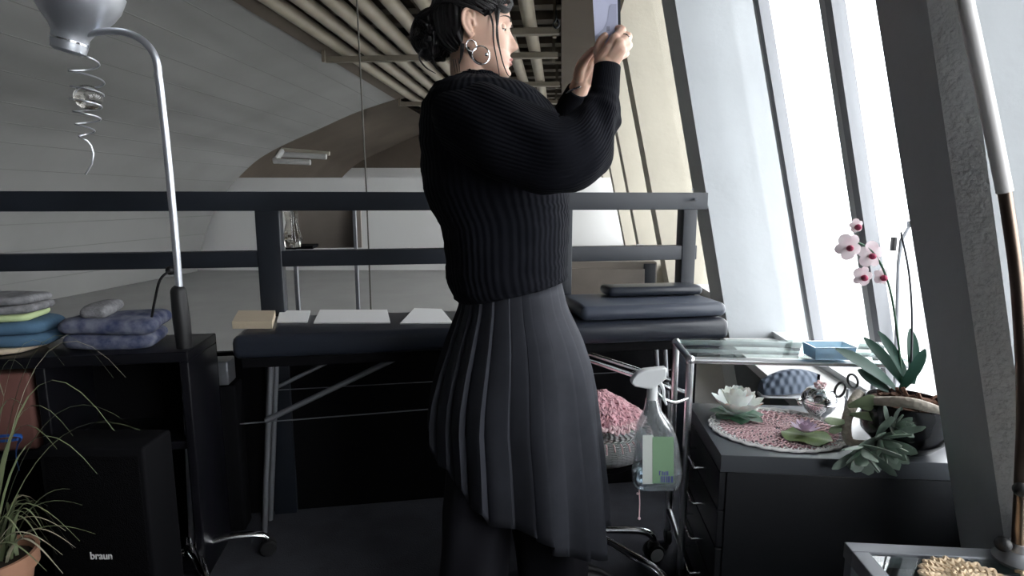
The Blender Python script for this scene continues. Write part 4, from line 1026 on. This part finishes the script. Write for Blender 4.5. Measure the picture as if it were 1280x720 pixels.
for nm, zc, hgt in (('upper_lip', -.0632, .0040), ('lower_lip', -.0732, .0044)):
    q = B(); rings = []
    for i in range(13):
        a = radians(-15+30*i/12); hh = hgt*(1-(abs(i-6)/6.2)**2)+.0003
        zz = zc+(-.0682-zc)*(abs(i-6)/6)**2
        rings.append([HW(head(a, zz+hh*cos(t), .0006+.0010*max(0, sin(t))*(1-abs(i-6)/6.5))) for t in [2*pi*j/10 for j in range(10)]])
    q.loft(rings); obj(nm, q, 'lips', W)
# hair: cap following the skull, bun and loose strands
hl = [(-.12, -.075), (-.07, -.072), (-.045, -.060), (-.028, -.040), (-.024, .005), (-.012, .028), (.006, .024), (.022, .014), (.035, .020), (.050, .036), (.064, .052), (.075, .062)]
def zl(x): return interp(x, hl)
q = B(); NTH = 120; NZ = 70; grid = []
for j in range(NTH):
    th = 2*pi*j/NTH
    # lowest z on this meridian above the hairline
    z = .1195; zmin = .11
    zz = .118
    while zz > -.085:
        p = head(th, zz)
        if zz < zl(p.x): break
        zmin = zz; zz -= .0015
    col = []
    for i in range(NZ+1):
        zz = .1196+(zmin-.1196)*(i/NZ)**.8; off = .012*min(1, (1-i/NZ)*6+.12)
        off += .0012*sin(th*46+zz*60)+.0008*sin(th*87)
        if zz > .11: off += .003
        col.append(HW(head(th, zz, off)))
    grid.append(col)
rings = [[grid[j][i] for j in range(NTH)] for i in range(NZ+1)]
q.loft(rings, cap=False); topc = HW(V(-.01, 0, .137)); b0_ = len(q.v); q.v.append(topc)
for j in range(NTH): q.face((j, b0_, (j+1) % NTH))
cap_o = obj('hair', q, 'hair', W)
hs = B(); rnd = random.Random(21)
def hairway(th0, z0, sg, jit, r0):
    pts = []; rs = []
    for i in range(13):
        t = i/12; th = th0+(pi*sg-th0)*t**.9; z = z0+(.03+jit-z0)*t+.030*sin(pi*t)*(1-abs(z0-.05)*3)
        z = min(z, .112); pts.append(HW(head(th, z, .0125+.0015*sin(pi*t)))); rs.append(r0*(.35+.65*sin(pi*min(1, t*1.15+.08))))
    hs.tube(pts, rs, 6, sub=2)
for sg in (1, -1):
    for i in range(46):
        q_ = i/45; th0 = sg*(.05+q_*1.62)
        x_ = head(th0, .03).x; z0 = zl(x_)+rnd.uniform(0, .012)
        hairway(th0, z0, sg, rnd.uniform(-.04, .05), rnd.uniform(.0022, .0042))
obj('hair_strands', hs, 'hair', W)
bc_ = P(545, 44, WY+.01)
def bunf(d): return 1+.10*sin(9*math.atan2(d.z, d.x)+4*d.y)+.12*noise.noise(d*2.2)+.05*sin(22*d.z+9*d.x)
hb_ = B().ball(bc_, (.056, .052, .058), 56, 34, bunf)
hb_.ball(P(566, 40, WY), (.055, .045, .05), 24, 16)
rnd = random.Random(11)
for i in range(26):
    a = rnd.uniform(0, 2*pi); tl2 = rnd.uniform(-.7, .7); R_ = .057*rnd.uniform(.92, 1.03); pts = []
    sw = rnd.uniform(1.5, 3.2)
    for s_i in range(9):
        an = a+sw*s_i/8; pts.append(bc_+V(cos(an)*R_, sin(tl2)*R_*.9+.004*sin(an*3), sin(an)*R_*cos(tl2)))
    hb_.tube(pts, [.003, .005, .006, .0065, .0065, .006, .005, .004, .0015], 8, sub=2)
obj('hair_bun', hb_, 'hair', W)
def lock(pts, r, nm='hair_strand'): obj(nm, B().tube(pts, r, 7, sub=5), 'hair', W)
yn = WY-.079
lock([P(610, 8, yn+.012), P(616, 30, yn), P(617, 52, yn), P(621, 75, yn+.01), P(624, 92, yn+.018), P(623, 101, yn+.02)], [.0024, .0022, .0018, .0013, .0010, .0005])
lock([P(619, 6, yn+.01), P(621, 28, yn+.006), P(623, 52, yn+.008), P(628, 76, yn+.018), P(634, 92, yn+.026), P(638, 96, yn+.03)], [.0034, .0028, .0022, .0016, .0012, .0005])
lock([P(624, 8, yn+.012), P(622, 26, yn+.005), P(621, 46, yn+.006), P(625, 66, yn+.014)], [.004, .0032, .002, .0006])
lock([P(588, -10, yn+.03), P(604, -2, yn+.02), P(622, 8, yn+.014), P(634, 12, yn+.03), P(640, 2, yn+.05)], [.008, .010, .010, .008, .003])
lock([P(596, -18, yn+.04), P(618, -12, yn+.03), P(634, -2, yn+.04), P(641, 8, yn+.056)], [.008, .011, .010, .003])
lock([P(528, 62, WY-.03), P(524, 72, WY-.03), P(532, 84, WY-.03), P(545, 92, WY-.03)], [.003, .0025, .002, .0006])
lock([P(540, 72, WY-.02), P(545, 84, WY-.03), P(553, 92, WY-.04)], [.003, .002, .0006])
lock([P(585, 60, yn+.015), P(589, 70, yn+.008), P(596, 77, yn+.006), P(603, 79, yn+.004)], [.004, .0035, .0022, .0006])
lock([P(578, 55, yn+.02), P(577, 68, yn+.018), P(574, 80, yn+.02)], [.006, .004, .001])
# neck tattoo lines
tb = B()
for x0, x1 in ((568, 571), (571, 574), (575, 577)):
    pts = []
    for s_i in range(7):
        px = x0+(x1-x0)*s_i/6; py = 78+17*s_i/6; c = P(588+2*s_i/6, py, WY); dx = (P(px, py, WY)-c).x; R_ = .0525; pts.append(c+V(dx, -sqrt(max(0, R_*R_-dx*dx)), 0))
    tb.tube(pts, .0009, 5)
obj('neck_tattoo', tb, 'ink', W)
# earrings
def hoop(px, py, Y, R_, rr, ya=.3): 
    c = P(px, py, Y); return B().tube([c+V(R_*cos(a)*cos(ya), R_*cos(a)*sin(ya), R_*sin(a)) for a in [2*pi*j/30 for j in range(31)]], rr, 8, cap=False)
obj('hoop_earring', hoop(589, 57, WY-.085, .0125, .0016), 'chrome', W)
q = hoop(601, 69, WY-.082, .0205, .0018, .15); q.ball(P(608, 68, WY-.083), .0045, 12, 8); obj('hoop_earring', q, 'chrome', W)
# sweater
N = 96
def ringT(xl, xr, yl, yr, hd, Yc=WY, ex=.85, n=N, fold=None):
    a = P(xl, yl, Yc); c = P(xr, yr, Yc); m = (a+c)/2; hv = (c-a)/2; out = []
    for j in range(n):
        t = 2*pi*j/n; cc = math.copysign(abs(cos(t))**ex, cos(t)); ss = math.copysign(abs(sin(t))**ex, sin(t))
        p = m+hv*cc+V(0, hd*ss, 0)
        if fold: p += V(cos(t), sin(t), 0)*fold(t)
        out.append(p)
    return out
sw = B()
tor = [(576, 622, 91, 96, .052), (574, 626, 95, 100, .056), (568, 634, 100, 104, .072), (556, 650, 106, 110, .115), (543, 668, 116, 118, .165), (535, 682, 130, 130, .195), (529, 696, 152, 150, .205), (529, 704, 185, 180, .20), (531, 707, 215, 212, .19), (535, 708, 243, 238, .18), (545, 709, 266, 256, .17), (555, 709, 286, 272, .165), (559, 708, 318, 300, .165), (561, 707, 345, 325, .165), (568, 707, 366, 340, .165), (576, 705, 373, 344, .158), (580, 700, 368, 340, .148)]
def tfold(i): return lambda t: .006*noise.noise(V(cos(t)*2.5, sin(t)*2.5, i*.7))
cat = catmull([Vector((a, b_, c, d)) for a, b_, c, d, e in tor], 4); cae = catmull([Vector((e, 0)) for *_, e in tor], 4)
sw.loft([ringT(a[0], a[1], a[2], a[3], e[0], fold=tfold(i)) for i, (a, e) in enumerate(zip(cat, cae))], cap=False)
def sleeve(pts, rs, seed, n=72):
    q = catmull([Vector((p.x, p.y, p.z, r_)) for p, r_ in zip(pts, rs)], 8)
    P_ = [Vector(v[:3]) for v in q]; R_ = [v[3] for v in q]; rings = []; nrm = None
    for i, p in enumerate(P_):
        t = (P_[min(i+1, len(P_)-1)]-P_[max(i-1, 0)]).normalized()
        if nrm is None: nrm = (V(0, -1, 0)-t*t.dot(V(0, -1, 0))).normalized()
        else: nrm = (nrm-t*nrm.dot(t)).normalized()
        bi = t.cross(nrm); s_ = i/len(P_); ring = []
        for j in range(n):
            a = 2*pi*j/n; d = nrm*cos(a)+bi*sin(a)
            fo = .011*noise.noise(d*1.6+V(s_*7, seed, 0))*min(1, 5*max(0, .80-s_))
            fo += .0018*sin(s_*60+2*sin(a))*max(0, 1-abs(s_-.66)/.16)
            ring.append(p+d*(R_[i]+fo))
        rings.append(ring)
    sw.loft(rings, cap=True)
sleeve([P(578, 150, 1.40), P(598, 158, 1.345), P(640, 176, 1.28), P(694, 193, 1.245), P(725, 183, 1.245), P(740, 161, 1.26), P(750, 138, 1.275), P(755, 120, 1.285), P(757, 104, 1.292), P(759, 84, 1.30)], [.085, .095, .092, .083, .074, .057, .044, .0335, .0305, .0290], 2)
sleeve([P(590, 150, 1.60), P(620, 165, 1.66), P(655, 185, 1.64), P(690, 186, 1.57), P(704, 160, 1.51), P(713, 138, 1.475), P(718, 124, 1.452), P(723, 113, 1.435)], [.09, .085, .078, .068, .052, .040, .032, .0285], 5)
SWO = obj('sweater', sw, 'knit', W, angle=180)
def sol(o): m = o.modifiers.new('s', 'SOLIDIFY'); m.thickness = .004; m.offset = -1
sol(SWO)
q = B().tube([P(722.5, 111.5, 1.4325)+((V(1, 0, .35).normalized()*cos(a)+V(0, 1, 0)*sin(a))*.0285) for a in [2*pi*j/24 for j in range(25)]], .0025, 8, cap=False); obj('bracelet', q, 'chrome', W)
q = B(); c = P(782, 42.5, 1.309); dd = (pip[1]-mcp[1]).normalized(); a1 = dd.orthogonal().normalized(); a2 = dd.cross(a1); c = mcp[1]+(pip[1]-mcp[1])*.62
q.tube([c+(a1*cos(a)+a2*sin(a))*.0112 for a in [2*pi*j/20 for j in range(21)]], .0018, 8, cap=False); obj('finger_ring', q, 'chrome', W)
# trousers
tq = B()
def legrings(tab): return [ringT(xl, xr, y, y, hd, Yc, 1.0, 64, fold=lambda t, y=y: .006*sin(5*t+y*.02)) for xl, xr, y, hd, Yc in tab]
tq.loft(legrings([(595, 672, 380, .06, WY-.05), (578, 655, 470, .075, WY-.06), (562, 645, 560, .085, WY-.065), (553, 640, 640, .09, WY-.075), (549, 634, 700, .095, WY-.08), (548, 632, 738, .095, WY-.08)]))
tq.loft(legrings([(600, 685, 380, .06, WY+.05), (610, 700, 470, .075, WY+.06), (622, 712, 560, .085, WY+.06), (636, 724, 640, .10, WY+.06), (644, 732, 700, .10, WY+.05), (648, 736, 722, .10, WY+.05)]))
def clampz(b, z):
    for v in b.v:
        if v.z < z: v.z = z
clampz(tq, .018)
obj('trousers', tq, 'trouser', W, mods=rem(.006, 4))
# shoes
for (x, y0, nm) in ((P(600, 700, WY).x, WY-.085, 'shoe'), (P(712, 700, WY+.05).x-.02, WY+.05, 'shoe')):
    q = B(); rings = []
    for i in range(17):
        t = i/16; xx = x-.10+.25*t; wd = .040*(sin(pi*min(.96, .08+t*.9))**.5); h = interp(t, [(0, .06), (.3, .075), (.6, .055), (.85, .035), (1, .012)])
        rings.append([V(xx, y0+wd*cos(a), .012+max(0, sin(a))**.8*h if sin(a) > 0 else .012+sin(a)*.010) for a in [2*pi*j/20 for j in range(20)]])
    q.loft(rings); so = obj(nm, q, 'blackgloss', W)
    q = B().loft([[V(x-.10+.25*t, y0+wd*cos(a), .007+.006*sin(a)) for a in [2*pi*j/20 for j in range(20)]] for t, wd in ((0, .012), (.08, .032), (.4, .042), (.75, .043), (.93, .032), (1.01, .010))]); obj('sole', q, 'sole', so)
# pleated skirt
NP = 26; PT = 14; NN = NP*PT
xc = [(340, 640, 60), (375, 641, 66), (420, 643, 83), (460, 643, 95), (500, 642, 103), (530, 642, 106), (580, 645, 108), (640, 648, 110), (700, 650, 111)]
hemy = [(-180, 530), (-165, 545), (-150, 572), (-135, 597), (-120, 627), (-105, 650), (-90, 657), (-75, 668), (-60, 690), (-45, 694), (-30, 690), (-15, 672), (0, 648)]
sk = B(); rows = 26; rings = []
wz0 = P(640, 352, WY).z
cols = []
for j in range(NN):
    t = 2*pi*j/NN; t += .05*sin(3*t+.5)+.03*sin(7*t); dg = math.degrees(math.atan2(sin(t), cos(t))); d2 = -abs(dg)
    kpl = j//PT; phi = (j % PT)/PT; amp = .75+.6*abs(sin(kpl*2.3))
    dgq = -abs(math.degrees(math.atan2(sin(2*pi*(kpl+.5)/NP), cos(2*pi*(kpl+.5)/NP))))
    hy_ = interp(dgq*.85+d2*.15, hemy)
    Yh = WY+sin(t)*.18 if sin(t) < 0 else WY-.18*abs(sin(t))
    zh = EYE+ray(640, hy_)[1]*(WY-.17*abs(sin(t)))
    col = []
    for i in range(rows+1):
        s_ = i/rows; z = wz0+(zh-wz0)*s_
        py = 340+(wz0-z)/(.62)*330   # rough image row for the outline tables
        cx = interp(py, [(a, b_) for a, b_, c in xc]); hx = interp(py, [(a, c) for a, b_, c in xc])
        c = P(cx, py, WY); rx = hx*WY/F*(1.0); ry = .140+.060*s_
        saw = phi*.014 if phi < .93 else .014*(1-(phi-.93)/.07)
        saw = (saw-.006)*(.45+1.1*s_)*amp; wob = .013*sin(9*t+.6)*s_*s_*max(0, cos(t+.5)+.4)+.010*noise.noise(V(cos(t)*3, sin(t)*3, s_*1.6))*s_
        lag = .035*s_*(phi-.5)*0
        q_ = V(c.x+cos(t)*(rx+saw+wob), WY+sin(t)*(ry*(.86 if sin(t) > 0 else 1)+saw+wob), z)
        col.append(q_)
    cols.append(col)
sk.loft([[cols[j][i] for j in range(NN)] for i in range(rows+1)], cap=False)
so = obj('pleated_skirt', sk, 'skirt', W, angle=28)
m_ = so.modifiers.new('s', 'SOLIDIFY'); m_.thickness = .0022; m_.offset = -1
# the card she holds up (a thing of its own)
cc_ = [P(737, -34, 1.325), P(771, -34, 1.325), P(773.5, 40, 1.325), P(744.5, 68, 1.325)]
r = thing('printed_card', "lavender white card with grey printed shapes held up in the woman's hands", 'card', P(757, 66, 1.325))
th = V(.004, .0022, 0)
def slab(pts, m, nm, dy0, dy1):
    b = B().loft([[p+V(0, dy0, 0) for p in pts], [p+V(0, dy1, 0) for p in pts]]); return obj(nm, b, m, r, smooth=False)
card = [P(737.5, -60, 1.325), P(771, -60, 1.325), P(773, 66, 1.325), P(745, 66, 1.325)]
slab(card, 'cardp', 'card', 0, .0025)
slab([P(767.5, 5, 1.325), P(770.5, 5, 1.325), P(771.5, 60, 1.325), P(764, 60, 1.325), P(746, 62, 1.325), P(744, 45, 1.325), P(754, 36, 1.325), P(759, 26, 1.325), P(761, 8, 1.325), P(764, 5, 1.325)], 'cardg', 'printed_shape', -.0006, -.0001).data.materials[0] = mat('pale_grey_print', (.40, .42, .56), .6)
slab([P(758, 33, 1.325), P(762, 33, 1.325), P(762, 39, 1.325), P(758, 39, 1.325)], 'cardg', 'printed_mark', -.0012, -.0007)
slab([P(771, -60, 1.325), P(774.5, -60, 1.325), P(776.5, 66, 1.325), P(773, 66, 1.325)], 'steel', 'dark_edge', .0005, .006)
